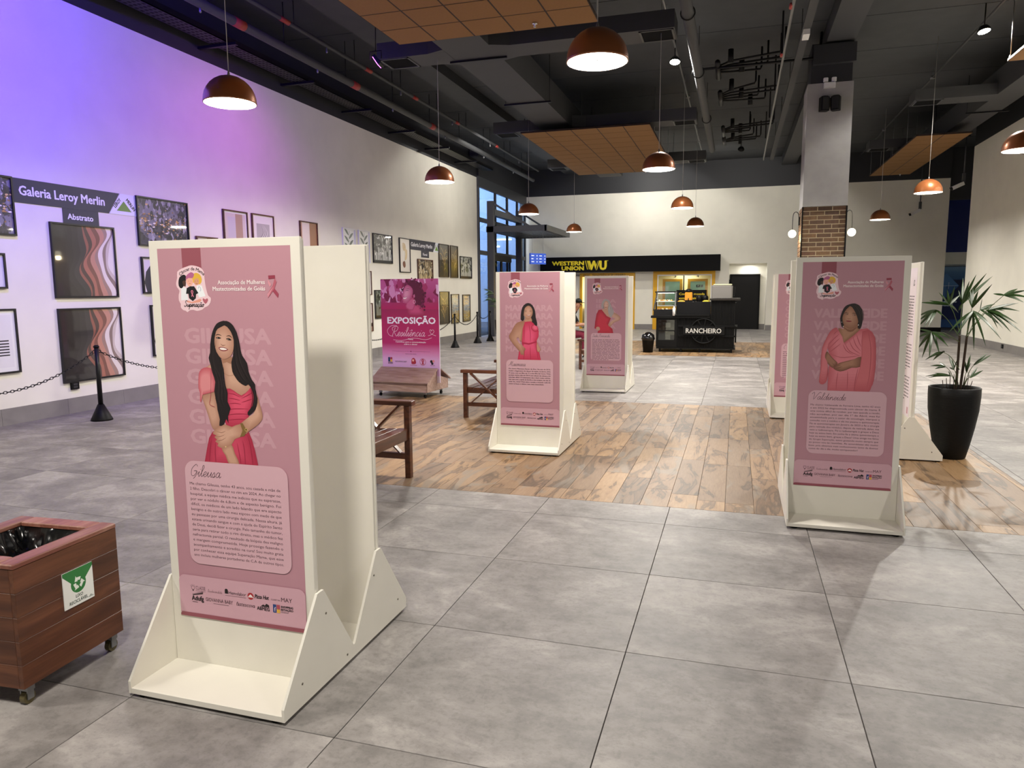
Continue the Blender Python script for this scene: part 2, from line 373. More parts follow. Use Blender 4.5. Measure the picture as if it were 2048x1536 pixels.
def glass(name, tint, alpha):
    m = bpy.data.materials.new(name); m.use_nodes = True; nt = m.node_tree
    for n in list(nt.nodes): nt.nodes.remove(n)
    o = nt.nodes.new('ShaderNodeOutputMaterial'); t = nt.nodes.new('ShaderNodeBsdfTransparent'); g = nt.nodes.new('ShaderNodeBsdfGlossy')
    x = nt.nodes.new('ShaderNodeMixShader'); t.inputs[0].default_value = lin(tint); g.inputs['Roughness'].default_value = .03
    x.inputs[0].default_value = alpha
    nt.links.new(t.outputs[0], x.inputs[1]); nt.links.new(g.outputs[0], x.inputs[2]); nt.links.new(x.outputs[0], o.inputs[0]); return m
PANE = glass('window_glass', '#aebccb', .14); SHOWGLASS = glass('show_glass', '#f0f4f2', .07)

# ------------------------------------------------------------------ floor: concrete-look tiles 90 x 90 and two inlays of wood planks
T = .9; XL = -6.97; XR = 9.4; Y0 = -3.6; Y1 = 25.8
INLAY = [(-3.52, 3.535, 2.205, 7.03), (-3.52, 3.535, 14.43, 19.3)]
floor = struct('floor', MB().box(-7.6, 10.2, -9, 29.5, -.09, -.006), GROUT)
def sees(x, y, z=0):
    d = Vector((x, y, z))-CAM; k = d.dot(fwd)
    if k < .2: return False, k
    px = 1024+F_PX*d.dot(rgt)/k; py = 768-F_PX*d.dot(upv)/k
    return -250 < px < 2300 and -200 < py < 1900, k
def cut(x0, x1, y0, y1):
    """the parts of a rectangle that lie outside the wood inlays"""
    rs = [(x0, x1, y0, y1)]
    for a, b, c, d in INLAY:
        out = []
        for x0, x1, y0, y1 in rs:
            if x1 <= a or x0 >= b or y1 <= c or y0 >= d: out.append((x0, x1, y0, y1)); continue
            if y0 < c: out.append((x0, x1, y0, c)); y0 = c
            if y1 > d: out.append((x0, x1, d, y1)); y1 = d
            if x0 < a: out.append((x0, a, y0, y1))
            if x1 > b: out.append((b, x1, y0, y1))
        rs = out
    return [r for r in rs if r[1]-r[0] > .02 and r[3]-r[2] > .02]
cells = []
for i in range(-8, 12):
    for j in range(-7, 30):
        x0, x1, y0, y1 = max(XL, i*T), min(XR, i*T+T), j*T, min(27.6, j*T+T)
        if x1-x0 < .02: continue
        for r in cut(x0, x1, y0, y1):
            ok, k = sees((r[0]+r[1])/2, (r[2]+r[3])/2); cells.append((k if ok else 1e3+k, r))
cells.sort()
full = MB().bevbox(-T/2+.0018, T/2-.0018, -T/2+.0018, T/2-.0018, -.012, 0, .0012).mesh('floor_tile'); full.materials.append(TILE)
rest = MB(); nt_ = 0
for k, (x0, x1, y0, y1) in cells:
    cx, cy = (x0+x1)/2, (y0+y1)/2
    if k < 1e3 and nt_ < 300:
        nt_ += 1
        if abs(x1-x0-T) < .01 and abs(y1-y0-T) < .01: me = full
        else:
            hx, hy = (x1-x0)/2-.0018, (y1-y0)/2-.0018
            me = MB().bevbox(-hx, hx, -hy, hy, -.012, 0, .0012).mesh('floor_tile'); me.materials.append(TILE)
        link('floor_tile', me, None, floor, (cx, cy, 0))
    else: rest.box(x0+.0018, x1-.0018, y0+.0018, y1-.0018, -.012, 0)
tag(struct('distant_floor_tiles', rest, TILE, floor), kind='stuff')
rnd = random.Random(4)
for n, (a, b, c, d) in enumerate(INLAY):
    far = MB()
    for i in range(36):
        x0 = a+.2*i; x1 = min(b, x0+.2)
        if x1-x0 < .02: continue
        y = c-rnd.uniform(.1, 1.1)
        while y < d:
            y0, y1 = max(c, y), min(d, y+1.19)
            if y1-y0 > .03:
                hx, hy = (x1-x0)/2-.001, (y1-y0)/2-.001
                if n == 0:
                    me = MB().bevbox(-hx, hx, -hy, hy, -.012, .0003, .001).mesh('wood_plank'); me.materials.append(PLANK)
                    link('wood_plank', me, None, floor, ((x0+x1)/2, (y0+y1)/2, 0))
                else: far.box(x0+.001, x1-.001, y0+.001, y1-.001, -.012, .0003)
            y += 1.19
    if n: tag(struct('distant_wood_planks', far, PLANK, floor), kind='stuff')

# ------------------------------------------------------------------ walls
WT = 5.24; CZ = 6.3
struct('wall_left', MB().box(-7.2, XL, -9, 20.04, 0, WT), WHITE)
struct('trim_1', MB().box(-7.2, XL+.004, -9, 20.04, WT, 5.62).box(-7.6, -7.25, -9, 26, WT, CZ), FASCIA)
def skirting(name, x, y0, y1, face, h=.2, L=.9, m=SKIRT, vert=True):
    s = struct(name, MB().box(*((x, x+.006*face) if face > 0 else (x-.006, x)), y0, y1, 0, h) if vert else MB().box(y0, y1, x-.006, x, 0, h), GROUT)
    t = y0
    while t < y1:
        e = min(y1, t+L)
        mb = MB()
        if vert: mb.box(min(x+.004*face, x+.016*face), max(x+.004*face, x+.016*face), t+.0015, e-.0015, 0, h)
        else: mb.box(t+.0015, e-.0015, x-.016, x-.004, 0, h)
        obj('skirting_tile', mb, m, s); t = e
    return s
skirting('baseboard_left', XL, -2.09, 20.04, 1)
struct('wall_right', MB().box(7.55, 7.75, 4, 20.85, 0, 5.46), WHITE)
skirting('baseboard_right', 7.55, 8, 20.85, -1)
struct('trim_2', MB().box(7.56, 7.75, 4, 20.85, 5.46, CZ), FASCIA)
# back wall with two service windows and a door niche left open
wb = MB()
for x0, x1, z0, z1 in ((-7.2, -4.7, 0, 2.2), (-2.5, -1.8, 0, 2.2), (.52, 1.02, 0, 2.5), (2.37, 8.2, 0, 2.5), (-7.2, .52, 2.2, 2.5), (.52, 1.02, 2.5, 2.5), (-7.2, 8.2, 2.5, 5.27)):
    if z1 > z0: wb.box(x0, x1, 25.8, 26.0, z0, z1)
struct('wall_back', wb, WHITE)
struct('trim_3', MB().box(-7.2, 8.2, 25.78, 26, 5.27, CZ).box(8.2, 10.2, 25.9, 26.1, 4.55, CZ), FASCIA)
b = skirting('baseboard_back', 25.8, -2.5, -1.8, 1, vert=False); skirting('baseboard_back_right', 25.8, 2.37, 7.0, 1, vert=False)
struct('trim_4', MB().box(7.0, 8.2, 25.74, 25.8, 0, .16), BLACK)
# door niche
struct('wall_niche', MB().box(1.02, 2.37, 26.6, 26.75, 0, 2.5).box(.98, 1.02, 26, 26.75, 0, 2.5).box(2.37, 2.41, 26, 26.75, 0, 2.5).box(.98, 2.41, 26, 26.75, 2.5, 2.55), WHITE)
skirting('baseboard_niche', 26.6, 2.15, 2.37, 1, vert=False)
dr = struct('door_1', MB().bevbox(1.1, 2.12, 26.5, 26.56, 0, 2.06, .006), mat('black_door', '#070708', .4, spec=.25))
obj('door_frame', MB().box(1.05, 1.1, 26.48, 26.59, 0, 2.11).box(2.12, 2.16, 26.48, 26.59, 0, 2.11).box(1.1, 2.12, 26.48, 26.59, 2.06, 2.11), BLACK, dr)
obj('door_handle', MB().tube([(1.2, 26.49, 1.02), (1.2, 26.45, 1.02), (1.32, 26.45, 1.02)], .011), STEEL, dr)
light('niche_fill', 'AREA', (1.75, 26.25, 2.46), 7, (1, .97, .92), (1.75, 26.25, 0), .3)  # added lamp without a fitting, brightens the inside of the niche
sg = tag(obj('wall_sign', MB().box(1.025, 1.05, 26.2, 26.45, 1.45, 1.9), BLACK), 'small black projecting sign beside the black door', 'sign')
# passage beyond the right end of the back wall
for nm, b_ in (('wall_passage_far', (8.2, 9.99, 29.2, 29.4, 0, 5.2)), ('wall_passage_side', (10.0, 10.2, 20.86, 29.4, 0, CZ)), ('wall_passage_near', (7.76, 9.99, 20.7, 20.85, 0, CZ))): struct(nm, MB().box(*b_), WHITE)
# ------------------------------------------------------------------ ceiling of dark slabs, beams
ceil = struct('ceiling', MB().box(-7.6, 10.2, -9, 29.5, CZ+.03, CZ+.2), BLACK)
y = -8.9
while y < 29.3:
    for x0, x1 in ((-7.4, 2.72), (3.22, 10.2)): obj('ceiling_slab', MB().box(x0, x1, y+.012, y+2.05, CZ, CZ+.05), DARK, ceil)
    y += 2.06
struct('beam_main', MB().box(2.73, 3.21, -9, 25.8, 6.0, CZ+.1), mat('beam_paint', '#424346', .6))
struct('beam_left', MB().box(-5.3, -4.75, -9, 25.8, 6.08, CZ+.1), DARK)
# column
col = struct('column', MB().box(2.46, 3.22, 12.02, 12.78, 0, 3.08), MORTAR)
obj('plaster_shaft', MB().box(2.45, 3.23, 12, 12.79, 3.085, 5.3), GREYP, col)
obj('capital', MB().box(2.5, 3.2, 12.02, 12.76, 5.3, 6.0).box(2.52, 3.24, 11.9, 12.86, 5.62, 5.95), FASCIA, col)
for x in (2.444, 3.212): obj('corner_trim', MB().box(x, x+.022, 11.996, 12.02, 0, 3.08), BLACK, col)
bw, bh, gp = .243, .067, .0155; nrow = 0
fb = MB().box(-bw/2, bw/2, -.006, 0, 0, bh).mesh('brick'); fb.materials.append(BRICK)
lowb = MB()
while nrow*(bh+gp) < 3.0:
    z = 3.075-(nrow+1)*(bh+gp)+gp; x = 2.468-(0 if nrow % 2 == 0 else bw*.55)
    while x < 3.21:
        a, e = max(2.468, x), min(3.21, x+bw)
        if e-a > .02:
            if z > 1.0 and e-a > bw-.01: link('brick', fb, None, col, ((a+e)/2, 12.02, z))
            elif z > 1.0: obj('brick', MB().box(a, e, 12.014, 12.02, z, z+bh), BRICK, col)
            else: lowb.box(a, e, 12.014, 12.02, z, z+bh)
        x += bw+gp
    yy = 12.03-(0 if nrow % 2 else bw*.55)
    while yy < 12.77:
        a, e = max(12.03, yy), min(12.77, yy+bw)
        if e-a > .02: lowb.box(2.448, 2.46, a, e, z, z+bh)
        yy += bw+gp
    nrow += 1
tag(obj('side_bricks', lowb, BRICK, col), kind='stuff')
# ------------------------------------------------------------------ glazed entrance in the left corner
sw = MB().box(-6.99, -6.91, 20.04, 25.8, 4.95, 5.3).box(-7.02, -6.9, 20.04, 20.12, 0, 5)
for yy in (21.9, 23.3, 24.6, 25.7): sw.box(-6.99, -6.92, yy-.05, yy+.05, 0, 5)
for zz in (2.82, 3.9): sw.box(-6.99, -6.92, 20.1, 25.75, zz-.07, zz+.07)
win = struct('window_1', sw, GUN)
obj('upper_band', MB().box(-7.2, -6.9, 20.04, 25.8, 5.28, CZ), FASCIA, win)
for y0, y1 in ((20.12, 21.85), (21.95, 23.25), (23.35, 24.55), (24.65, 25.65)):
    for z0, z1 in ((.02, 2.75), (2.89, 3.83), (3.97, 4.95)): obj('pane', MB().box(-6.965, -6.955, y0, y1, z0, z1), PANE, win)
d2 = struct('door_2', MB().box(-6.9, -6.82, 21.2, 23.4, 2.58, 2.8), BLACKM)
for yy in (21.25, 22.2, 22.28, 23.3): obj('door_stile', MB().box(-6.89, -6.84, yy, yy+.07, 0, 2.58), BLACKM, d2)
for y0, y1 in ((21.32, 22.2), (22.35, 23.3)): obj('pane', MB().box(-6.868, -6.86, y0, y1, .02, 2.56), PANE, d2)
# dusk outside the glass
struct('ground_outside', MB().box(-20, -7.62, 15, 32, -.09, -.006), mat('asphalt', '#55575c', .8))
struct('wall_outside', MB().box(-20, -7.3, 31, 31.2, 0, 9), mat('outside_wall', '#b9c0cb', .8, var=.1, scale=1))
light('outside_dusk', 'AREA', (-12, 25.5, 7.5), 2600, (.66, .77, 1), (-11, 31, 2), 4)
for k, (yy, zz) in enumerate(((-9.95, 3.95), (-10.15, 3.62))):
    o = tag(obj('tube_light', MB().box(yy, yy+.8-.4*k, 30.94, 30.999, zz, zz+.07), mat('tube_glow', '#ffffff', .5, emit='#ffffff', stren=6)), ['upper', 'lower'][k]+' strip light seen through the entrance glass', 'light', 'strip lights outside')
# portal and canopy
t = thing('entrance_canopy', 'grey steel entrance canopy on posts in the far left corner', 'canopy', (-6.6, 22, 0))
def P(x, y, z): return (x+6.6, y-22, z)
for yy in (20.4, 23.7):
    obj('post', MB().box(-.12+.0, .1, yy-22-.08, yy-22+.08, 0, 4.5), GUN, t)
    obj('brace', MB().bar(P(-6.55, yy, 4.45), P(-5.3, yy, 3.66), .06, .1, (0, 1, 0)), GUN, t)
obj('top_rail', MB().box(-.1, .1, -1.6, 1.7, 4.05, 4.25), GUN, t)
obj('fascia', MB().box(-.15, 1.92, -1.68, -1.6, 3.48, 3.67).box(-.15, 1.92, 1.66, 1.74, 3.48, 3.67).box(1.86, 1.94, -1.68, 1.74, 3.48, 3.67), GUN, t)
for i in range(15): obj('slat', MB().box(-.1+i*.13, -.06+i*.13, -1.6, 1.66, 3.5, 3.6), GUN, t)
obj('light_strip', MB().box(.9, 1.8, -1.2, 1.2, 3.63, 3.65), mat('canopy_glow', '#ffffff', .5, emit='#e8f2ff', stren=1.6), t)
a = Art(); a.rect(0, 0, .72, .36, '#2346a8')
for c in range(2):
    for r_ in range(3): a.bars(.05+c*.36, .05+.1*r_, .25+c*.36, .12+.1*r_, 1, '#e8f0ff', c*3+r_); a.rect(.29+c*.36, .06+.1*r_, .32+c*.36, .1+.1*r_, '#ffffff')
t = thing('hanging_sign', 'blue illuminated directory sign hanging under the entrance canopy', 'sign', (-5.3, 20.6, 2.42), R(58))
obj('panel', MB().box(0, .72, .001, .05, 0, .36), mat('sign_blue', '#2346a8', .4, emit='#2346a8', stren=.35), t); a.build('lettering', INK, t)
for x in (.1, .6): obj('wire', MB().tube([(x, .02, .36), (x, .02, 1.06)], .004, 5), STEEL, t)
# ------------------------------------------------------------------ hanging lamps
def pendant():
    t = thing('pendant_lamp', 'x', 'lamp', (0, 0, 3.4), 0, 'copper dome lamps')
    r, h = .25, .262
    prof = [(r*math.cos(R(a)), .012+(h-.012)*math.sin(R(a))) for a in (0, 10, 20, 30, 42, 54, 66, 78, 86)]
    mb = MB().lathe([(r-.006, -.002), (r+.002, -.002), (r, .012)]+prof[1:]+[(.012, h)], 40, caps=False)
    obj('shade', mb, COPPER, t)
    obj('inner_shade', MB().lathe([(r-.006, -.002)]+[(max(.001, p-.006), z-.008) for p, z in prof[1:]], 32, caps=False), LAMPIN, t)
    dsc = obj('diffuser', MB().lathe([(.236, .018), (0, .018)], 32, caps=False), GLOW, t)
    obj('screw', MB().lathe([(.006, .01), (.006, .018)], 8).box(-.05, .05, -.002, .002, .015, .018), STEEL, dsc)
    obj('cable', MB().tube([(0, 0, h), (0, 0, 2.9)], .004, 6), CABLE, t)
    obj('cable_grip', MB().lathe([(.014, 0), (.014, .02), (.006, .05)], 10, (0, 0, h-.005)), STEEL, t)
    light('lamp_light', 'AREA', (0, 0, .010), PEND_W, WARM, (0, 0, -5), .44, parent=t)
    return t
def far_(k): return ['nearest', 'second', 'third', 'farthest'][k]
rows = {'left': [(-3.5, 3.28), (-3.59, 8.78), (-3.6, 14.4), (-3.73, 20.2)], 'middle': [(.17, 3.12), (.1, 8.7), (.06, 14.36), (.08, 19.5)], 'right': [(4.96, 8.75), (4.83, 13.3), (4.98, 19.2)]}
p0 = pendant(); used = False
DESC = {'left': ['big copper dome lamp in front of the violet stretch of white wall', 'copper dome lamp hanging before the beige stretch of left wall', 'copper dome lamp in front of the glazed entrance canopy', 'small copper dome lamp hanging just right of the entrance canopy'],
 'middle': ['biggest copper dome lamp, under the near orange ceiling panel', 'copper dome lamp at the right edge of the middle orange panel', 'copper dome lamp before the far white wall above the black kiosk', 'smallest copper dome lamp of the middle row above the kiosk'],
 'right': ['copper dome lamp cut off by the right picture edge', 'copper dome lamp under the right-hand orange ceiling panel', 'far copper dome lamp between brick column and right wall']}
for rn, L in rows.items():
    for k, (x, y) in enumerate(L):
        if used: dup(p0, (x, y, 3.4), None, DESC[rn][k])
        else: p0.location = (x, y, 3.4); p0['label'] = DESC[rn][k]; used = True
for x, y, d_ in ((-3.5, -2.35, 'copper dome lamp behind and left of the camera'), (.1, -2.35, 'copper dome lamp just behind the camera'), (4.9, -2.35, 'copper dome lamp behind and right of the camera'), (4.95, 3.2, 'copper dome lamp right of the picture')):
    dup(p0, (x, y, 3.4), None, d_)
# flood lights hanging below the slab; those turned towards walls are added
def flood(loc, label, aim, ang=165, k=1):
    t = thing('flood_light', label, 'spotlight', loc, 0, 'white flood lights')
    q = Vector((0, 0, -1)).rotation_difference(Vector(aim)).to_matrix().to_4x4()
    o = obj('housing', MB().lathe([(.10, .0), (.10, .03), (.06, .09), (.03, .1)], 20), BLACKM, t); o.matrix_local = q
    o = obj('lens', MB().lathe([(.092, -.004), (0, -.004)], 20, caps=False), mat('flood_lens', '#ffffff', .5, emit='#fff7e8', stren=40), t); o.matrix_local = q
    obj('rod', MB().tube([(0, 0, .1), (0, 0, CZ-loc[2])], .012), BLACKM, t)
    light('flood_beam', 'SPOT', (0, 0, -.03), FLOOD_W*k, COOL, Vector(aim)+Vector((0, 0, -.03)), .07, ang, .25, t)
flood((.05, 11.75, 5.85), 'bright white flood light under the slab in the middle of the hall', (0, -.3, -1), 140)
flood((5.17, 11.7, 5.85), 'bright white flood light under the slab at right', (.15, -.2, -1), 150, 1.25)
flood((1.3, 21.4, 5.85), 'added flood light turned towards the far wall, middle', (-.25, .8, -.8), 130, .3)  # added fitting, brightens the middle of the back wall
flood((-2.0, 23.3, 5.85), 'added flood light turned towards the far wall, left', (-.1, .8, -.8), 130, .3)  # added fitting, brightens the left part of the back wall
flood((-4.5, 17.2, 5.85), 'added flood light turned towards the far end of the left wall', (-.5, .2, -.8), 150, .24)  # added fitting, brightens the far end of the left wall
for nm, loc, aim, gl, lb in (('magenta', (-4.35, 8.05, 5.2), (-1, -.2, -.7), '#e45cff', 'small glowing magenta spotlight hanging at the end of the near duct'), ('violet', (-4.3, 1.45, 5.37), (-1, .9, -.3), '#6a3bff', 'violet spotlight hanging out of view at left')):
    t = thing('led_spotlight', lb, 'spotlight', loc)
    q = Vector(aim).to_track_quat('-Z', 'Y').to_matrix().to_4x4()
    o = obj('housing', MB().box(-.11, .11, -.08, .08, .02, .07), BLACKM, t); o.matrix_local = q
    o = obj('lens', MB().box(-.1, .1, -.07, .07, .012, .02), mat(nm+'_lens', '#ffffff', .5, emit=gl, stren=6), t); o.matrix_local = q
    obj('bracket', MB().tube([(-.1, 0, .06), (-.1, 0, .18), (.1, 0, .18), (.1, 0, .06)], .01, 6), BLACKM, t)
    obj('cord', MB().tube([(0, 0, .18), (.01, 0, .6), (0, 0, CZ-loc[2])], .008, 6), BLACK, t)

# ------------------------------------------------------------------ orange acoustic ceiling panels
tl = MB().bevbox(-.288, .288, -.288, .288, -.03, 0, .003).mesh('acoustic_tile'); tl.materials.append(ORANGE)
def cloud(x0, y1, nx, ny, label):
    t = thing('ceiling_panel', label, 'ceiling panel', (x0, y1, 5.2), 0, 'orange acoustic ceiling panels')
    for i in range(nx):
        for j in range(ny): link('acoustic_tile', tl, None, t, (.3+.6*i, -.3-.6*j, .03))
    X, Y = .6*nx, .6*ny
    fr = MB()
    for i in range(nx+1): fr.box(max(0, .6*i-.011), min(X, .6*i+.011), -Y, 0, .002, .04)
    for j in range(ny+1): fr.box(0, X, max(-Y, -.6*j-.011), min(0, -.6*j+.011), .0025, .039)
    obj('grid', fr, mat('grid_rail', '#2a170c', .7), t)
    for i in (0, nx//2, nx):
        for j in range(0, ny+1, 3): obj('hanger', MB().tube([(min(max(.6*i, .03), X-.03), -.6*j-(.03 if j == 0 else -.0), .04), (min(max(.6*i, .03), X-.03), -.6*j-(.03 if j == 0 else 0), CZ-5.2)], .006, 6).lathe([(.02, .035), (.02, .06), (.008, .09)], 8, (min(max(.6*i, .03), X-.03), -.6*j-(.03 if j == 0 else 0), 0)), STEEL, t)
    s = obj('sprinkler', MB().lathe([(.012, -.05), (.012, .03)], 10, (X*.72, -.25, 0)).lathe([(.035, -.02), (.035, -.012)], 14, (X*.72, -.25, 0)).lathe([(.02, -.06), (.02, -.052)], 10, (X*.72, -.25, 0)), mat('chrome', '#d8d8d8', .2, 1), t)
cloud(-3.61, 7.38, 5, 11, 'big orange tiled ceiling panel at the top of the picture')
cloud(-3.65, 20.5, 5, 11, 'orange tiled ceiling panel in the middle of the hall')
cloud(5.36, 23.9, 2, 11, 'narrow orange tiled ceiling panel near the right wall')
cloud(5.4, 11.2, 2, 11, 'orange ceiling panel cut off at the right picture edge')

# ------------------------------------------------------------------ air ducts
GRILLE = mat('grille_dark', '#07080c', .8, spec=.1)
def grille(t, x0, x1, y0, y1, z):
    g = obj('grille', MB().box(x0, x1, y0, y0+.03, z-.012, z).box(x0, x1, y1-.03, y1, z-.012, z).box(x0, x0+.03, y0, y1, z-.012, z).box(x1-.03, x1, y0, y1, z-.012, z), STEEL if x0 < -4 else GUN, t)
    obj('louvre', MB().box(x0+.03, x1-.03, y0+.03, y1-.03, z-.004, z+.001), GRILLE, g)
t = thing('air_duct', 'wide grey air duct with side arms in the left half of the ceiling', 'air duct', (-2.94, 8, 5.4))
obj('main_run', MB().box(-.39, .39, -12, 14.5, .003, .55), DUCT, t)
for y in (-2.8, 1.0, 4.0, 8.5, 12): obj('hanger_bar', MB().box(-.5, .5, y-.02, y+.02, -.03, 0).tube([(-.47, y, -.01), (-.47, y, .9)], .006, 5).tube([(.47, y, -.01), (.47, y, .9)], .006, 5), BLACKM, t)
for k, y in enumerate((-5.2, .5, 6.6, 12)):
    L, Rr = -1.62, 3.25
    obj('side_arm', MB().box(L, -.39, y, y+.58, 0, .26).prism([(-.39, y-.12), (-.7, y), (-.7, y+.58), (-.39, y+.7)], 'z', .001, .26), DUCT, t)
    obj('side_arm', MB().box(.39, Rr, y, y+.58, 0, .26).prism([(.39, y-.12), (.7, y), (.7, y+.58), (.39, y+.7)], 'z', .001, .26), DUCT, t)
    grille(t, L+.03, L+.55, y+.03, y+.55, 0); grille(t, Rr-.53, Rr-.02, y+.04, y+.54, 0)
t = thing('air_duct', 'grey air duct with side arms running along the right wall', 'air duct', (6.5, 8, 5.45))
obj('main_run', MB().box(-.24, .3, -12, 14.2, 0, .5), DUCT, t)
for k, y in enumerate((-5.2, .5, 6.6, 12.1)):
    obj('side_arm', MB().box(-1.75, -.24, y, y+.58, 0, .22), DUCT, t); grille(t, -1.72, -1.2, y+.04, y+.54, 0)
for y in (3.5, 8.2, 11): obj('hanger_bar', MB().box(-.4, .45, y-.02, y+.02, -.03, 0).tube([(-.37, y, -.01), (-.37, y, .8)], .006, 5).tube([(.42, y, -.01), (.42, y, .8)], .006, 5), BLACKM, t)
t = thing('round_duct', 'round grey pipe running lengthwise under the ceiling', 'pipe', (.52, 10, 5.47))
obj('pipe', MB().tube([(0, -9, 0), (0, 9, 0)], .085, 16), DUCT, t)
for y in (-6, -3.5, -1.8, 1.2, 5): obj('clamp', MB().tube([(.1*math.cos(a), y, .1*math.sin(a)) for a in [2*math.pi*i/18 for i in range(19)]], .01, 5).tube([(0, y, .09), (0, y, .8)], .006, 5), BLACKM, t)
# fire pipes with red bands, cable trays along the left wall, conduits
for x, z, r, lb, bands in ((-6.0, 5.58, .07, 'thick dark pipe with red bands along the left wall', (6.7, 10.2, 14)), (-5.8, 5.9, .038, 'thin dark pipe with red bands along the left wall', (7.6, 10.4, 12.6, 15.2, 18.5))):
    t = thing('fire_pipe', lb, 'pipe', (x, 8, z))
    obj('pipe', MB().tube([(0, -15, 0), (0, 15.5, 0)], r, 12), DUCT, t)
    for y in bands: obj('red_band', MB().tube([(0, y-8, 0), (0, y-7.75, 0)], r+.003, 12), REDBAND, t)
    for y in range(-6, 15, 2): obj('hanger', MB().tube([(0, y, 0), (0, y, CZ-z)], .008, 5), BLACKM, t)
    for y in range(-5, 15, 3): obj('drop_nozzle', MB().lathe([(.012, -.13), (.02, -.11), (.012, -.02)], 8, (0, y, 0)), STEEL, t)
t = thing('cable_tray', 'black perforated cable tray along the top of the left wall', 'cable tray', (-6.55, 8, 5.42))
tr = MB().box(-.16, .16, -15, 12, 0, .012).box(-.16, -.15, -15, 12, 0, .09).box(.15, .16, -15, 12, 0, .09)
obj('tray', tr, BLACKM, t); hl = MB()
for i in range(150):
    for x in (-.1, -.03, .04, .11): hl.box(x-.02, x+.02, -3.5+i*.1, -3.45+i*.1, -.002, 0)
tag(obj('tray_holes', hl, mat('tray_hole', '#050506', .9), t), kind='stuff')
for y in (-3.1, -.9, 1.3, 3.5, 5.7, 7.9, 10.1): obj('bracket', MB().box(-.42, .3, y-.03, y+.03, -.04, 0), BLACKM, t)
t = thing('cable_tray', 'grey perforated cable tray beside the beam over the brick column', 'cable tray', (2.24, 8, 5.62))
obj('tray', MB().box(-.06, .06, -12, 14.3, 0, .06), STEEL if False else DUCT, t)
for y in range(-9, 14, 3): obj('hanger', MB().tube([(0, y, .06), (0, y, CZ-5.62)], .006, 5), BLACKM, t)
obj('tray_box', MB().box(-.05, .05, 1.9, 2.2, -.08, 0), mat('white_plastic', '#e4e4e2', .4), t)
t = thing('sprinkler_pipe', 'thin sprinkler pipe with red bands left of the main beam', 'pipe', (1.93, 8, 5.6))
obj('pipe', MB().tube([(0, -12, 0), (.06, 14, 0)], .022, 8), STEEL, t)
for y in (.7, 3): obj('red_band', MB().tube([(0, y, 0), (0, y+.15, 0)], .025, 8), REDBAND, t)
for y in (0, 3, 5.5, 8, 10.5): obj('hanger', MB().bar((0, y, 0), (0, y, CZ-5.6), .03, .03, (1, 0, 0)), BLACKM, t)
for x, z, lb in ((.05, 6.12, 'thin straight conduit carrying the middle row of lamps'), (5.25, 6.1, 'thin straight conduit carrying the right row of lamps'), (-3.75, 6.15, 'thin straight conduit carrying the left row of lamps')):
    t = thing('conduit', lb, 'pipe', (x, 8, z)); obj('pipe', MB().tube([(0, -12, 0), (0, 17, 0)], .02, 8), DUCT if x > 1 else STEEL, t)
    for y in (-4, 2, 7.5, 13): obj('junction_box', MB().lathe([(.05, -.03), (.05, .03)], 12, (0, y, 0)).tube([(0, y, .03), (0, y, CZ-z-.03)], .006, 5), STEEL, t)
t = thing('cross_pipe', 'black pipe crossing the ceiling with bent drops', 'pipe', (1.5, 12.0, 5.75))
obj('pipe', MB().tube([(-1.1, .05, 0), (1.0, 0, 0), (1.13, 0, 0), (1.15, 0, .45)], .025, 8), BLACKM, t)
for k, (y, n_) in enumerate(((12.4, 4), (14.6, 5), (18.2, 4), (19.6, 3))):
    t = thing('pipe_cluster', ['nearest', 'second', 'third', 'farthest'][k]+' cluster of black pipes and valves hanging from the middle slab', 'pipes', (.95, y, 5.8), 0, 'black pipe clusters')
    r_ = random.Random(k)
    for i in range(n_):
        yy = (i-n_/2)*.34; L = r_.uniform(.5, 1.15)
        obj('pipe', MB().tube([(-.1, yy*.4, 0), (.1, yy*.7, .02), (L, yy, .05), (L+.02, yy, .1), (L+.02, yy, .47)], .02, 6), BLACKM, t)
        if i % 2 == 0: obj('valve', MB().lathe([(.05, -.12), (.05, .12)], 10, (.12+.1*i, yy, .05)), BLACK, t)
    obj('header', MB().tube([(-.12, -.55, 0), (-.12, .55, 0)], .05, 10), BLACKM, t)
# things on and around the column
t = thing('speaker_pair', 'two black loudspeakers on a bracket high on the grey column', 'loudspeaker', (2.83, 12, 4.9))
for s in (-1, 1):
    c_ = obj('cabinet', MB().bevbox(-.075, .075, -.16, -.01, -.13, .13, .02), BLACK, t, (s*.125, -.06, 0), (0, 0, R(-18*s)))
    obj('grille', MB().bevbox(-.06, .06, -.167, -.158, -.11, .11, .008), mat('speaker_cloth', '#1a1a1b', .8), c_)
obj('bracket', MB().box(-.05, .05, -.13, -.001, -.06, .1), mat('bracket_bronze', '#3a3226', .5), t)
t = thing('emergency_light', 'white twin-head emergency light on top of the column', 'emergency light', (2.82, 12, 5.2))
obj('case', MB().bevbox(-.1, .1, -.05, 0, 0, .1, .01), mat('white_plastic', '#e4e4e2', .4), t)
for s in (-1, 1): obj('lamp_head', MB().bevbox(-.04, .04, -.07, 0, .11, .18, .01), mat('white_plastic', '#e4e4e2', .4), t, (s*.07, 0, 0))
def sconce(x, s, label):
    t = thing('wall_sconce', label, 'wall lamp', (x, 12.35, 2.85), 0, 'globe wall lamps on the column')
    obj('back_plate', MB().bevbox(min(0, s*.025), max(0, s*.025), -.025, .025, -.08, .08, .005), BLACKM, t)
    obj('arm', MB().tube(smooth([(s*.02, 0, .05), (s*.03, 0, .14), (s*.075, 0, .18), (s*.12, 0, .14), (s*.13, 0, .02), (s*.13, 0, -.16)], False), .006, 6), BLACKM, t)
    obj('globe', MB().ball((s*.13, 0, -.235), .075, 20), mat('opal_globe', '#ffffff', .4, emit='#fff3c4', stren=2.6), t)
    light('globe_light', 'POINT', (s*.13, -.0, -.34), SCONCE_W, (1, .82, .5), None, .06, parent=t)
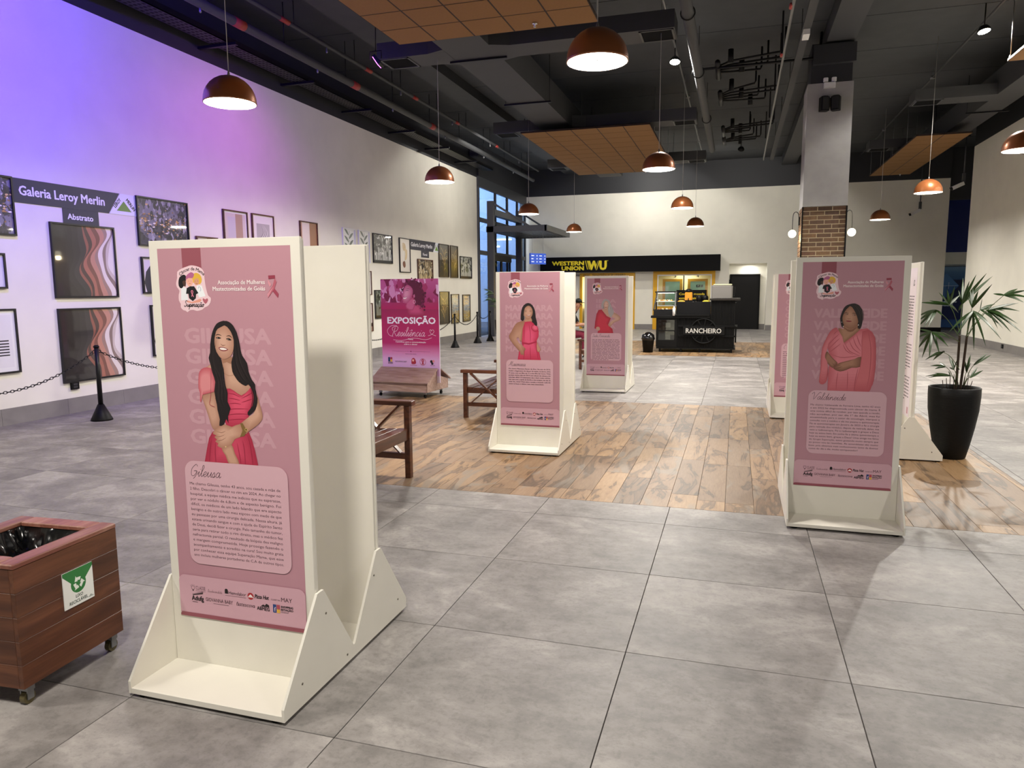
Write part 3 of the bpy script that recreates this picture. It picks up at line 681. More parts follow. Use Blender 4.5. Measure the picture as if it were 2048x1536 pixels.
sconce(2.44, -1, 'black arched wall lamp with glowing globe left of the column'); sconce(3.24, 1, 'black arched wall lamp with glowing globe right of the column')
def cctv(loc, top, lb, d):
    t = thing('security_camera', lb, 'camera', loc, 0, 'security cameras at right')
    obj('pole', MB().tube([(0, 0, .04), (0, 0, top)], .018, 8).box(-.04, .04, -.04, .04, .03, .28), GUN, t)
    obj('body', MB().bar((0, 0, 0), (d*.3, -.08, -.14), .1, .1), mat('white_plastic', '#e4e4e2', .4), t)
    obj('lens', MB().bar((d*.3, -.08, -.14), (d*.33, -.088, -.155), .085, .085), BLACK, t)
cctv((7.25, 25.5, 4.2), CZ-4.2, 'white security camera on a pole before the far right wall', -1)
cctv((7.4, 21.1, 4.5), CZ-4.5, 'white security camera at the end of the right wall', -1)
TR = {'gil':{'chest':[(276,1080),(321,1079),(321,1039),(335,1007),(390,977),(396,957),(354,935),(289,953),(283,1006),(278,1038)],'shoulder':[(206,1044),(226,1053),(241,1025),(225,1004),(193,1034)],'sleeve':[(222,1037),(188,1038),(167,1023),(160,998),(157,957),(163,936),(160,907),(167,903),(171,930),(230,945),(240,980),(234,1004)],'arml':[(172,935),(233,947),(242,898),(254,857),(250,810),(224,792),(208,805),(194,850),(179,895)],'bodice':[(287,959),(322,952),(354,935),(389,957),(401,967),(412,933),(409,905),(385,863),(378,826),(337,810),(277,811),(273,858),(275,899)],'skirt':[(211,785),(192,759),(179,716),(164,660),(163,630),(415,647),(413,668),(403,721),(391,765),(379,793),(328,815),(255,808)],'armr':[(410,957),(425,942),(433,914),(445,870),(443,845),(418,820),(379,795),(364,784),(341,822),(389,851),(415,881),(424,913)],'hand':[(342,822),(364,786),(339,770),(314,761),(298,739),(268,724),(244,723),(229,731),(237,737),(221,747),(230,754),(218,764),(228,771),(213,776),(216,787),(240,807),(270,818),(303,809)],'fore':[(249,722),(294,743),(310,703),(330,654),(285,651),(266,692)],'watch':[(342,826),(354,826),(372,797),(358,775),(338,771),(351,796)],'face':[(294,1203),(277,1201),(259,1187),(250,1167),(245,1138),(250,1106),(262,1086),(278,1075),(295,1076),(314,1085),(329,1108),(335,1140),(329,1168),(319,1187),(306,1201)],'neckshade':[(273,1078),(297,1075),(321,1085),(320,1055),(296,1063),(278,1058)],'hairl':[(298,1221),(283,1220),(261,1211),(245,1191),(234,1166),(225,1130),(222,1098),(214,1077),(221,1049),(227,1020),(238,984),(231,947),(239,898),(241,873),(249,836),(245,811),(265,816),(279,840),(288,822),(288,851),(302,882),(290,908),(293,941),(287,965),(278,993),(281,1022),(274,1058),(269,1078),(252,1102),(245,1138),(252,1171),(264,1191),(296,1205)],'hairr':[(297,1221),(316,1218),(334,1204),(347,1180),(357,1148),(362,1112),(369,1088),(388,1061),(393,1029),(406,997),(419,980),(419,954),(428,926),(421,893),(402,870),(383,858),(380,871),(403,896),(412,925),(403,961),(390,980),(376,973),(348,987),(331,1007),(320,1027),(318,1063),(327,1088),(331,1112),(334,1148),(324,1179),(307,1199),(295,1205)],'browl':[(252,1165),(264,1169),(280,1165)],'browr':[(301,1162),(315,1165),(327,1157)],'eyel':[(253,1156),(264,1160),(278,1155),(264,1152)],'eyer':[(300,1153),(313,1156),(325,1148),(311,1147)],'nose':[(273,1134),(279,1128),(286,1127),(297,1129)],'lips':[(263,1119),(285,1121),(307,1112),(292,1105),(272,1107)],'teeth':[(268,1117),(285,1118),(302,1112),(287,1109),(272,1111)],'neckl':[(284,1018),(302,1010),(322,1013)],'f1':[(293,941),(321,938),(349,927)],'f2':[(294,921),(320,920),(348,915)],'f3':[(295,900),(324,903),(352,900)],'f4':[(354,923),(383,936),(407,949)],'f5':[(353,907),(382,916),(409,925)],'f6':[(281,875),(322,881),(384,883)],'f7':[(280,854),(326,861),(383,863)],'f8':[(281,834),(329,840),(377,842)],'s1':[(202,751),(193,708),(186,644)],'s2':[(221,743),(217,697),(219,647)],'s3':[(348,759),(355,718),(355,652)],'s4':[(373,781),(384,728),(391,654)],'s5':[(323,745),(330,704),(336,650)],'w1':[(247,1142),(231,1082),(240,1021),(250,980),(244,919),(259,866)],'w2':[(231,1053),(254,1013),(266,973),(260,919),(274,879)],'w3':[(271,1038),(272,989),(278,940),(275,899)],'w4':[(338,1184),(348,1132),(354,1072),(374,1024),(404,977)],'w5':[(337,1104),(339,1056),(359,1008),(381,984)],'w6':[(408,969),(415,925),(403,884)],'fg1':[(229,788),(253,783),(273,792)],'fg2':[(222,766),(247,768),(269,777)],'fg3':[(226,750),(251,753),(273,765)]},
'val':{'hairb':[(313,1230),(293,1225),(273,1216),(258,1196),(247,1164),(241,1133),(246,1102),(255,1075),(268,1075),(350,1069),(365,1068),(374,1107),(376,1147),(370,1183),(355,1213),(334,1227)],'neck':[(263,1089),(268,1062),(233,1070),(246,1012),(260,964),(292,991),(331,1027),(364,1061),(350,1072),(346,1094)],'dress':[(227,1071),(198,1063),(179,1039),(168,1002),(170,957),(182,912),(195,872),(187,812),(185,671),(184,638),(432,647),(441,670),(458,707),(464,810),(463,944),(453,1015),(436,1046),(406,1070),(366,1064),(331,1027),(261,964),(242,1012)],'capel':[(225,1071),(198,1063),(175,1029),(156,984),(141,939),(136,866),(136,779),(131,710),(157,695),(182,728),(183,803),(158,848),(160,894),(175,939),(186,1012)],'caper':[(377,1050),(411,1061),(436,1044),(456,1006),(464,944),(468,833),(462,730),(443,666),(432,647),(344,644),(355,717),(375,817),(381,898),(376,987)],'arml':[(172,916),(160,894),(157,857),(184,830),(210,806),(234,829),(238,843),(216,864),(189,894)],'armr':[(379,885),(339,868),(299,856),(266,846),(242,836),(214,811),(225,795),(257,784),(294,795),(326,811),(377,818)],'face':[(296,1214),(274,1191),(261,1164),(254,1138),(259,1107),(271,1082),(293,1066),(317,1066),(341,1083),(350,1116),(349,1147),(337,1169),(319,1200)],'hairf':[(313,1230),(296,1214),(306,1209),(319,1191),(335,1160),(347,1125),(351,1098),(348,1072),(365,1068),(374,1107),(376,1147),(370,1183),(355,1213),(334,1227)],'hairf2':[(299,1227),(277,1217),(258,1196),(247,1164),(241,1133),(247,1098),(256,1075),(258,1107),(253,1133),(259,1160),(274,1191),(298,1216)],'browl':[(263,1165),(275,1170),(291,1165)],'browr':[(310,1165),(322,1168),(335,1159)],'eyel':[(268,1158),(280,1162),(291,1157)],'eyer':[(312,1155),(324,1158),(336,1151)],'nose':[(283,1136),(292,1130),(305,1134)],'lips':[(276,1119),(293,1120),(313,1115),(299,1110),(282,1112)],'e1':[(250,1109),(252,1112),(254,1109),(252,1106)],'e2':[(258,1081),(262,1084),(265,1081),(262,1077)],'e3':[(348,1091),(351,1096),(355,1091),(352,1086)],'chin':[(263,1080),(289,1063),(317,1063),(345,1081),(322,1049),(289,1049)],'f1':[(232,1057),(208,1030),(181,994)],'f2':[(239,1030),(213,1003),(176,957)],'f3':[(244,1003),(219,976),(179,930)],'f4':[(252,968),(221,940),(189,912)],'f5':[(343,1032),(358,987),(376,947)],'f6':[(324,1013),(343,960),(375,920)],'f7':[(301,991),(328,937),(374,902)],'f8':[(277,972),(308,919),(371,891)],'f9':[(193,899),(257,877),(322,883),(375,894)],'f10':[(265,966),(287,923),(330,897)],'g1':[(245,782),(239,723),(238,659)],'g2':[(302,788),(305,725),(304,661)],'g3':[(366,817),(351,726),(346,653)],'g4':[(411,1050),(433,944),(436,810),(423,674)],'g5':[(181,803),(181,767),(174,730)],'fg1':[(218,813),(243,823),(259,828)],'fg2':[(223,800),(247,809),(268,817)],'fg3':[(204,840),(218,827),(226,820)]},
'mai':{'hairb':[(288,1206),(243,1185),(219,1132),(212,1047),(240,1034),(260,1067),(322,1028),(349,988),(373,986),(377,1015),(363,1067),(355,1133),(329,1185)],'neck':[(260,1060),(315,1067),(322,1014),(246,1014)],'arml':[(253,1031),(184,1020),(149,987),(114,926),(91,886),(113,833),(176,760),(203,731),(213,701),(231,708),(241,688),(248,708),(245,735),(263,762),(211,781),(172,840),(144,883),(172,920),(208,901),(222,828),(232,961)],'handr':[(374,830),(394,791),(413,758),(390,731),(373,757)],'dress':[(253,1024),(315,1031),(363,991),(393,936),(390,883),(369,837),(387,777),(417,639),(175,633),(194,741),(227,755),(263,762),(225,801),(214,868),(232,974)],'belt':[(222,828),(294,818),(374,841),(374,827),(294,802),(222,812)],'flower':[(349,1004),(377,982),(390,949),(363,929),(329,942),(315,975)],'face':[(288,1181),(254,1161),(237,1113),(248,1073),(274,1048),(304,1054),(329,1091),(332,1135),(318,1168)],'hairf':[(288,1206),(243,1185),(219,1132),(215,1053),(237,1034),(243,1100),(254,1156),(288,1180),(318,1165),(333,1126),(333,1067),(347,1001),(373,986),(377,1015),(363,1067),(355,1133),(329,1185)],'browl':[(246,1130),(259,1135),(276,1130)],'browr':[(298,1130),(311,1135),(325,1130)],'eyel':[(248,1122),(261,1126),(274,1121)],'eyer':[(298,1122),(311,1126),(324,1121)],'lips':[(267,1093),(292,1089),(320,1101),(306,1083),(284,1080)],'teeth':[(273,1090),(292,1088),(315,1097),(303,1087),(287,1084)],'f1':[(252,775),(245,708),(238,641)],'f2':[(307,789),(307,709),(314,643)],'f3':[(363,803),(376,724),(390,645)],'f4':[(253,1001),(246,921),(246,842)],'f5':[(294,1001),(308,922),(308,829)]},
'ied':{'hairb':[(287,1186),(241,1143),(225,1059),(278,1027),(311,923),(354,898),(396,934),(420,996),(373,1090),(351,1153)],'dress':[(183,1017),(151,954),(131,838),(121,732),(175,711),(185,753),(165,622),(420,625),(402,724),(334,786),(375,892),(311,923),(230,1023)],'neck':[(278,1048),(327,1048),(365,891),(311,919),(236,1017)],'armr':[(385,986),(459,961),(526,903),(512,861),(418,818),(366,755),(334,797),(407,860),(459,892),(385,919)],'handl':[(153,753),(196,754),(207,711),(175,694),(147,721)],'face':[(288,1157),(261,1101),(278,1032),(310,1023),(339,1090),(326,1142)],'hairf':[(287,1186),(241,1143),(225,1059),(251,1044),(263,1111),(292,1157),(330,1136),(341,1080),(327,1027),(343,944),(375,906),(406,944),(420,996),(373,1090),(351,1153)],'eyel':[(269,1101),(278,1105),(288,1101)],'eyer':[(305,1099),(316,1103),(326,1096)],'lips':[(276,1063),(295,1059),(316,1065),(297,1050)]},
'ban':{'tl':[(4,1434)],'br':[(989,-16)],'shoulder':[(428,1078),(502,1048),(602,1078),(699,1033),(738,958),(745,898),(481,897),(451,987)],'hair':[(429,1378),(479,1414),(562,1421),(659,1390),(706,1316),(753,1226),(750,1122),(716,1062),(731,1003),(667,1048),(618,1063),(587,1137),(525,1272),(461,1347),(401,1288),(379,1251)],'face':[(461,1355),(401,1295),(388,1236),(370,1183),(386,1160),(375,1130),(400,1085),(453,1078),(504,1123),(547,1197),(558,1272),(526,1324)],'neck':[(445,1085),(555,1167),(585,1078),(550,972),(435,1002)],'eye':[(425,1258),(459,1273),(492,1265)],'brow':[(434,1288),(476,1298),(509,1287)],'smile':[(386,1168),(423,1165),(459,1180),(435,1145),(397,1141)],'ear':[(564,1197),(586,1212),(591,1175),(571,1160)],'hoop':[(567,1123),(590,1122),(596,1093),(575,1075),(561,1093)],'t1':[(109,773),(921,779),(112,873)],'t2':[(162,575),(819,583)],'t3':[(455,530),(546,531),(239,490),(760,492),(386,455),(614,459)],'line':[(172,355),(830,360)],'real':[(402,315),(599,319)],'logos':[(98,258),(181,260),(95,157),(223,188),(429,193),(538,214),(700,210),(868,206)]}}
# ------------------------------------------------------------------ exhibition stands with printed posters
PINK = '#bb8a96'; PALE = '#c699a4'; CARD = '#d6adb7'; TAB = '#95505c'; INKD = '#4a3137'; SKIN = '#c89a82'
GIL = ['Me chamo Gileusa, tenho 43 anos, sou casada e mãe de', '2 filho. Descobri o câncer no rim em 2024. Ao chegar no', 'hospital, a equipe médica me indicou que eu esperasse,', 'por ver o nódulo de 6,8cm e de aspecto benigno. Foi', 'difícil, os médicos de um lado falando que era aspecto', 'benigno e do outro lado meu esposo com medo de que', 'eu passasse por uma cirurgia delicada. Nessa altura, já', 'estava urinando sangue e com a ajuda do Espírito Santo', 'de Deus, decidi fazer a cirurgia. Pelo tamanho do tumor,', 'seria para retirar todo o rim direito, mas o médico fez', 'nefrectomia parcial. O resultado da biópsia deu maligno', 'e margem comprometida. Hoje prossigo fazendo o', 'acompanhamento e acredito na cura! Sou muito grata', 'por conhecer essa equipe Superação Mama, que esse', 'ano incluiu mulheres portadoras de C.A de outros tipos.']
VAL = ['Me chamo Valdeneide de Ferreira Lima, tenho 62 anos', 'e em 2022 fui diagnosticada com câncer de mama. É', 'uma notícia difícil de receber, por isso quando a recebi,', 'não acreditei, por ser dia 1º de Abril, mas fui', 'encaminhada para o setor de oncologia, marquei a', 'consulta com a médica e ela me passou a quimioterapia.', 'Fiz as quimioterapias em Janeiro de 2023 e fiz a cirurgia', 'para retirada dos nódulos, depois da retirada deles, me', 'veio a radioterapia. Fiz a radioterapia e graças a Deus', 'hoje eu estou bem. Em junho fiz a última quimioterapia e', 'hoje eu estou bem, graças a Deus! Uma amiga me falou', 'do Grupo Superação, estou gostando muito sempre que', 'eu posso vou às reuniões. As assembleias são muito', 'boas, pois obtemos mais conhecimento tanto da doença', 'como do dia a dia, muito enriquecedor!']
MAI = ['Me chamo Maionara Xavier da Silva. No ano de 2016,', 'recebi o diagnóstico de câncer de mama, na época, tinha', '41 anos, com um filho de 17 e uma filha de 2 anos. Tinha', 'perdido minha mãe em 2014 com câncer de cabeça e foi', 'uma fase difícil. O tratamento não é fácil, muito sofrido,', 'mas que com a ajuda da família e dos amigos, um dia de', 'cada vez, venci! Hoje estou curada e vivendo cada dia', 'como se fosse o último, com mais intensidade.']
def mm(pts): return [(x/1000, y/1000) for x, y in pts]
def logo_badge(a, ox, oy, k, d):
    """round-edged badge: three women in front of white coats, heart, curved caption"""
    q = lambda L: [(ox+(x-160)*k/1000, oy+(y-1340)*k/1000) for x, y in L]
    a.poly(q([(90, 1410), (111, 1422), (138, 1430), (156, 1434), (179, 1431), (202, 1423), (214, 1408), (215, 1391), (217, 1365), (220, 1346), (227, 1319), (239, 1309), (236, 1292), (224, 1278), (209, 1273), (196, 1264), (172, 1259), (155, 1263), (137, 1261), (127, 1254), (117, 1260), (107, 1262), (96, 1273), (97, 1286), (89, 1300), (90, 1322), (95, 1337), (84, 1351), (81, 1366), (88, 1388)]), '#eccbd2', 2)
    a.poly(q([(103, 1345), (113, 1352), (128, 1348), (132, 1312), (135, 1302), (100, 1300)]), '#e8eaee', 1); a.poly(q([(176, 1357), (200, 1357), (215, 1316), (186, 1311), (177, 1328)]), '#eef0f3', 1)
    a.poly(q([(92, 1366), (98, 1388), (118, 1399), (130, 1392), (127, 1372), (117, 1356), (105, 1346), (95, 1352)]), '#171214', 2)
    a.poly(q([(111, 1371), (123, 1377), (128, 1370), (125, 1354), (118, 1355)]), '#4f332b', 2)
    a.poly(q([(157, 1377), (163, 1399), (179, 1405), (195, 1398), (203, 1380), (194, 1362), (168, 1364)]), '#e0b23f', 2)
    a.poly(q([(166, 1378), (184, 1385), (190, 1370), (180, 1358), (168, 1362)]), '#d99c78', 2)
    a.poly(q([(128, 1376), (140, 1386), (158, 1385), (160, 1366), (148, 1353), (136, 1358)]), '#eeb09c', 2)
    a.poly(q([(128, 1379), (131, 1394), (143, 1403), (155, 1408), (167, 1402), (166, 1393), (158, 1385), (141, 1386)]), '#b5648d', 2)
    if d:
        for x, y in ((140, 1374), (152, 1374), (171, 1373), (183, 1374), (116, 1367)): a.disc(*q([(x, y)])[0], .0012*k, '#3a2420', 6)
        for x, y in ((146, 1366), (178, 1365)): a.stroke(q([(x-4, y), (x, y-2), (x+4, y)]), .0012*k, '#8a3a3a')
        a.stroke(q([(184, 1345), (187, 1352), (193, 1350), (195, 1340), (191, 1335)]), .0015*k, '#7c8fa3')
    a.poly(q([(130, 1347), (146, 1354), (165, 1354), (183, 1328), (172, 1323), (170, 1308), (155, 1297), (138, 1308), (136, 1325), (125, 1325)]), '#17161b', 0)
    a.stroke(q([(150, 1314), (158, 1332), (154, 1338), (150, 1332), (160, 1313)]), .003*k, '#e6809a')
    a.poly(q([(128, 1300), (150, 1294), (190, 1306), (196, 1301), (188, 1293), (150, 1289), (128, 1293)]), '#e59c88', 1)
    a.poly(q([(213, 1286), (201, 1301), (205, 1308), (213, 1303), (222, 1308), (226, 1300)]), '#b3616f', 2)
    cx, cy = q([(158, 1338)])[0]; rr = .077*k
    def arc(p):
        an = R(90)-p[0]/rr; r = rr+p[1]; return (cx+r*math.cos(an), cy+r*math.sin(an))
    a.text('Câncer de Mama', 0, 0, .0135*k, '#2d2125', 'c', .118*k, .01, 0, False, arc)
    a.script('Superação', *q([(112, 1275)])[0], .0105*k, '#2d2125', .0026*k, .25, .093*k)
def ribbon(a):
    a.poly(mm([(499, 1376), (513, 1358), (507, 1348), (499, 1362)]), '#d5919c', 0); a.poly(mm([(501, 1391), (530, 1392), (531, 1380), (502, 1378)]), '#93394c', 0)
    a.poly(mm([(517, 1334), (526, 1343), (543, 1323), (539, 1308)]), '#9c4356', 0); a.poly(mm([(529, 1381), (536, 1367), (526, 1343), (496, 1308), (493, 1322), (518, 1353)]), '#b5606f', 0)
    a.poly(mm([(510, 1338), (522, 1350), (496, 1310), (493, 1322)]), '#d08e9a', 0)
def sponsors(a, d):
    if d < 1:
        for i, (x, y, L) in enumerate(((.06, .118, .06), (.14, .118, .08), (.225, .118, .1), (.335, .118, .1), (.44, .118, .1), (.06, .072, .06), (.13, .072, .13), (.275, .072, .09), (.375, .072, .06), (.45, .072, .09))): a.rect(x, y, x+L, y+.013, '#6b4a50' if i in (1, 4) else '#2e2226')
        return
    a.ring(.068, .125, .008, .0018, INKD, 14); a.rect(.065, .111, .071, .117, INKD)
    for t_ in range(5): a.stroke([(.068+.011*math.cos(R(30*t_+30)), .125+.011*math.sin(R(30*t_+30))), (.068+.015*math.cos(R(30*t_+30)), .125+.015*math.sin(R(30*t_+30)))], .0014, INKD, 0)
    a.text('CLASSE', .082, .119, .016, INKD, 'l', .047); a.text('Medicina Diagnóstica', .082, .112, .004, INKD, 'l', .047)
    a.script('laudacandida', .14, .115, .006, '#8a6a70', .0008, .3, .07)
    a.poly([(.224, .119), (.224, .129), (.232, .138), (.24, .129), (.24, .119)], '#1b1517'); a.disc(.232, .132, .008, '#1b1517', 10)
    a.text('Hemolabor', .243, .118, .015, '#2a2024', 'l', .082); a.rect(.226, .111, .325, .1125, '#6b4a50')
    a.disc(.347, .122, .0145, '#a8262c'); a.poly([(.336, .119), (.34, .124), (.347, .13), (.354, .124), (.358, .119)], '#f2e4e2'); a.rect(.334, .1165, .36, .1185, '#f2e4e2')
    a.text('Pizza Hut', .366, .117, .017, '#211a1c', 'l', .066, .02, .25)
    a.text('CLOSET DA', .442, .118, .006, INKD, 'l', .042); a.text('MAY', .489, .117, .018, INKD, 'l', .05)
    a.text('Adufg', .06, .072, .021, '#1d171a', 'l', .058, .025); a.poly([(.062, .097), (.116, .108), (.116, .103), (.07, .094)], '#1d171a'); a.poly([(.075, .103), (.118, .112), (.118, .110)], '#1d171a'); a.rect(.062, .064, .088, .066, INKD)
    a.text('GIOVANNA BABY', .128, .076, .016, INKD, 'l', .132); a.rect(.165, .068, .24, .0692, INKD)
    a.text('fastescova', .277, .075, .017, INKD, 'l', .088, 0, .25)
    a.text('ABMEG', .375, .07, .015, '#211a1c', 'l', .058, .02); a.poly([(.392, .086), (.405, .095), (.412, .091), (.42, .1), (.432, .094), (.432, .086)], '#211a1c')
    a.rect(.45, .068, .465, .102, '#27427d'); a.rect(.467, .084, .482, .102, '#b24a58'); a.rect(.467, .068, .482, .083, '#e0b045'); a.text('f', .455, .072, .02, '#e8d0d4')
    a.text('SHOPPING', .487, .092, .0085, '#211a1c', 'l', .055, .03); a.text('ESTAÇÃO', .487, .080, .0085, '#211a1c', 'l', .055, .03); a.text('GOIÂNIA', .487, .071, .005, '#211a1c', 'l', .035)
def card(a, name, x0, y0, x1, y1, lines, d, nm_h=.026, ty=None, tx=(.086, .516), pitch=None):
    a.rrect(x0, y0, x1, y1, .045, CARD)
    a.script(name, tx[0]+.002, y1-.063, nm_h*.82, INKD, .0022 if d > 1 else .0024, .3, .021*len(name)*nm_h/.026)
    if isinstance(lines, int): a.bars(tx[0], y1-.1-lines*.0215, tx[1], y1-.09, lines, '#7d5a63', 7); return
    ty = ty or y1-.1; pitch = pitch or .0213
    for i, s in enumerate(lines):
        wd = (tx[1]-tx[0])*(.985 if i < len(lines)-1 or len(lines) == 15 and 'tipos' in s else min(.97, len(s)*.0185))
        a.text(s, tx[0], ty-i*pitch, .0118, INKD, 'l', wd, .006 if d > 1 else .012, keep=i > 0)
    bold = {'Me chamo G': ('Gileusa', .116, .058), 'Me chamo V': ('Valdeneide de Ferreira Lima', .117, .225), 'Me chamo M': ('Maionara Xavier da Silva', .118, .20)}.get(lines[0][:10])
def face(a, t, big):
    g = lambda k: mm(t[k])
    for k in ('browl', 'browr'):
        if k in t: a.stroke(g(k), .0035 if big else .003, '#2e1d1a', 2, True)
    for k in ('eyel', 'eyer'):
        if k in t:
            p = g(k); a.poly(p if len(p) > 3 else p+[(p[1][0], p[1][1]-.004)], '#231614', 2)
            if big: c = (sum(x for x, y in p)/len(p), sum(y for x, y in p)/len(p)); a.disc(c[0]-.004, c[1]+.0005, .0015, '#d8ccc4', 6)
    if 'nose' in t: a.stroke(g('nose'), .003, '#8a5a48', 2, True)
    if 'lips' in t: a.poly(g('lips'), '#8c3a40', 2)
    if 'teeth' in t: a.poly(g('teeth'), '#f1e7e0', 2)
def soft(a, pts, c0, c1, n=4, dx=0, dy=0, sm=2, k=.16):
    """printed modelling: the same outline drawn smaller and lighter towards one side"""
    n *= 2; k /= 2; dx /= 2; dy /= 2
    pts = smooth(pts, True, sm); cx = sum(p[0] for p in pts)/len(pts); cy = sum(p[1] for p in pts)/len(pts)
    for i in range(n):
        f = 1-k*i; a.poly([(cx+(x-cx)*f+dx*i, cy+(y-cy)*f+dy*i) for x, y in pts], mix(lin(c0), lin(c1), i/max(1, n-1)))
def portrait_gil(a):
    t = TR['gil']; g = lambda k: mm(t[k])
    a.poly(g('hairr'), '#1e1719', 2); a.poly(g('hairl'), '#1e1719', 2)
    soft(a, g('shoulder'), '#b98874', '#c59a86', 2); soft(a, g('chest'), '#b58873', '#cda28c', 4, 0, .002)
    soft(a, g('arml'), '#a97b66', '#c99c86', 4, -.0012); soft(a, g('skirt'), '#a82a45', '#c94560', 4, -.001, .002, 1); soft(a, g('bodice'), '#b22f4b', '#d8506c', 4, .001, .003)
    a.poly(g('neckshade'), '#a5775f', 2); a.stroke(g('neckl'), .0012, '#9a6c4c')
    for k in ('f1', 'f2', 'f3', 'f4', 'f5', 'f6', 'f7', 'f8', 's1', 's2', 's3', 's4', 's5'): a.stroke(g(k), .0035, '#9c2540', 3, True)
    soft(a, g('fore'), '#a5775f', '#c69a82', 3); soft(a, g('armr'), '#a87a64', '#cda089', 4, .001, .001); soft(a, g('hand'), '#b08069', '#cfa38d', 4, 0, .0015)
    for k in ('fg1', 'fg2', 'fg3'): a.stroke(g(k), .0022, '#8d614f', 3, True)
    a.poly(g('watch'), '#7d6236', 1); a.disc(g('watch')[2][0]-.004, g('watch')[2][1]+.004, .0065, '#c2a661', 12); a.disc(g('watch')[2][0]-.004, g('watch')[2][1]+.004, .004, '#5e4a2a', 10)
    a.disc(.269, .728, .003, '#d9c68c', 8); a.poly(g('sleeve'), '#cb7078', 2); soft(a, g('sleeve'), '#c05a66', '#d98a8e', 3)
    a.stroke([g('sleeve')[0], (.213, .93), (.205, .895), (.228, .885)], .002, '#a8414f')
    soft(a, g('face'), '#b58570', '#d3a792', 5, -.0012, -.001)
    face(a, t, True)
    a.poly(g('hairl'), '#1e1719', 2); a.poly(g('hairr'), '#1e1719', 2)
    for i, k in enumerate(('w1', 'w2', 'w3', 'w4', 'w5', 'w6')):
        p = g(k)
        for j in range(4): a.stroke([(x+(j-1.5)*.006, y+.002*j) for x, y in p], .0026, ('#2b2022', '#151011', '#352a2b', '#241b1d')[j], 3, True, keep=j > 0)
def portrait_val(a):
    t = TR['val']; g = lambda k: mm(t[k])
    a.poly(g('hairb'), '#2a211f', 2); soft(a, g('neck'), '#94674f', '#b2846a', 3, 0, .002)
    a.poly(g('capel'), '#c4636a', 2); soft(a, g('dress'), '#c2606a', '#dd828c', 4, 0, .004, 1, .12)
    for k in ('f1', 'f2', 'f3', 'f4', 'f5', 'f6', 'f7', 'f8', 'f9', 'f10', 'g1', 'g2', 'g3'): a.stroke(g(k), .0042, '#b04e5a', 3, True)
    soft(a, g('arml'), '#7d5140', '#a4755f', 3); soft(a, g('armr'), '#7d5140', '#ad7d66', 4, 0, .002)
    for k in ('fg1', 'fg2', 'fg3'): a.stroke(g(k), .0025, '#6e4536', 3, True)
    soft(a, g('caper'), '#b9565f', '#cf6f76', 4, -.0015, .002, 1, .1); soft(a, g('capel'), '#c05e66', '#d57a82', 3, 0, .003)
    for k in ('g4', 'g5'): a.stroke(g(k), .004, '#a84a54', 3, True)
    a.poly(g('chin'), '#8a5d48', 2); soft(a, g('face'), '#966852', '#bd8f76', 5, -.001, .002)
    face(a, t, True); a.poly(g('hairf'), '#2a211f', 2); a.poly(g('hairf2'), '#2a211f', 2)
    for j in range(5): a.stroke([(.318+.006*j, 1.225-.002*j), (.352+.006*j, 1.18), (.365+.004*j, 1.12)], .002, ('#4a3c38', '#191312')[j % 2], 3, True, keep=j > 0)
    for k in ('e1', 'e2', 'e3'): a.poly(g(k), '#efe6e2', 1)
def portrait_mai(a):
    t = TR['mai']; g = lambda k: mm(t[k])
    a.poly(g('hairb'), '#211818', 2); soft(a, g('neck'), '#a67860', '#b98b72', 2); soft(a, g('dress'), '#c02c4e', '#e0557a', 4, -.001, .004, 1)
    soft(a, g('arml'), '#a06f58', '#bf917a', 4, -.0015); soft(a, g('handr'), '#a4755f', '#bf927c', 2)
    for k in ('f1', 'f2', 'f3', 'f4', 'f5'): a.stroke(g(k), .005, '#a8203f', 3, True)
    a.poly(g('belt'), '#b02748', 1); soft(a, g('flower'), '#b02444', '#e4607f', 4, .001, .002)
    soft(a, g('face'), '#a97a62', '#c99b84', 4); face(a, t, False); a.poly(g('hairf'), '#211818', 2)
    a.stroke([(.252, 1.08), (.25, 1.06), (.255, 1.05)], .006, '#8f8f92')
def portrait_ied(a):
    t = TR['ied']; g = lambda k: mm(t[k])
    a.poly(g('hairb'), '#8d8786', 2); a.poly(g('neck'), '#c39a85', 1); soft(a, g('dress'), '#a91f35', '#c93047', 3, 0, .004, 1)
    soft(a, g('armr'), '#b08570', '#c9a08b', 3); a.poly(g('handl'), '#c39a85', 2); soft(a, g('face'), '#bb917c', '#d6ae9a', 3); face(a, t, False); a.poly(g('hairf'), '#a9a3a2', 2)
    for j in range(4): a.stroke([(.33+.006*j, 1.14), (.35+.012*j, 1.06), (.36+.01*j, 1.0)], .004, ('#c9c4c2', '#777170')[j % 2], 3, True, keep=j > 0)
def poster(name, n_rows, word, portrait, lines, script_name, d, cardbox, wx=(.107, .497), top=1.136, pitch=.0801, ty=None):
    a = Art(); a.rect(0, 0, .6, 1.5, PINK); a.rect(.115, 1.41, .204, 1.5, TAB)
    for i in range(n_rows): a.text(word, wx[0], top-i*pitch, .0585, PALE, 'l', wx[1]-wx[0], .035, keep=i > 0)
    logo_badge(a, .160, 1.34, 1, d > 0)
    a.text('Associação de Mulheres', .485, 1.360, .0165, '#f4e6e6', 'r', .21, .012); a.text('Mastectomizadas de Goiás', .485, 1.336, .0165, '#f4e6e6', 'r', .234, .012, keep=True)
    ribbon(a)
    if portrait: portrait(a)
    card(a, script_name, *cardbox, lines, d, ty=ty)
    a.rrect(0, .014, .6, .178, .03, '#d0a4b0', '1100'); sponsors(a, 1); a.rrect(0, 0, .6, .0165, .012, TAB, '1100')
    return a
W_, D_, HP = .704, 1.02, 1.766
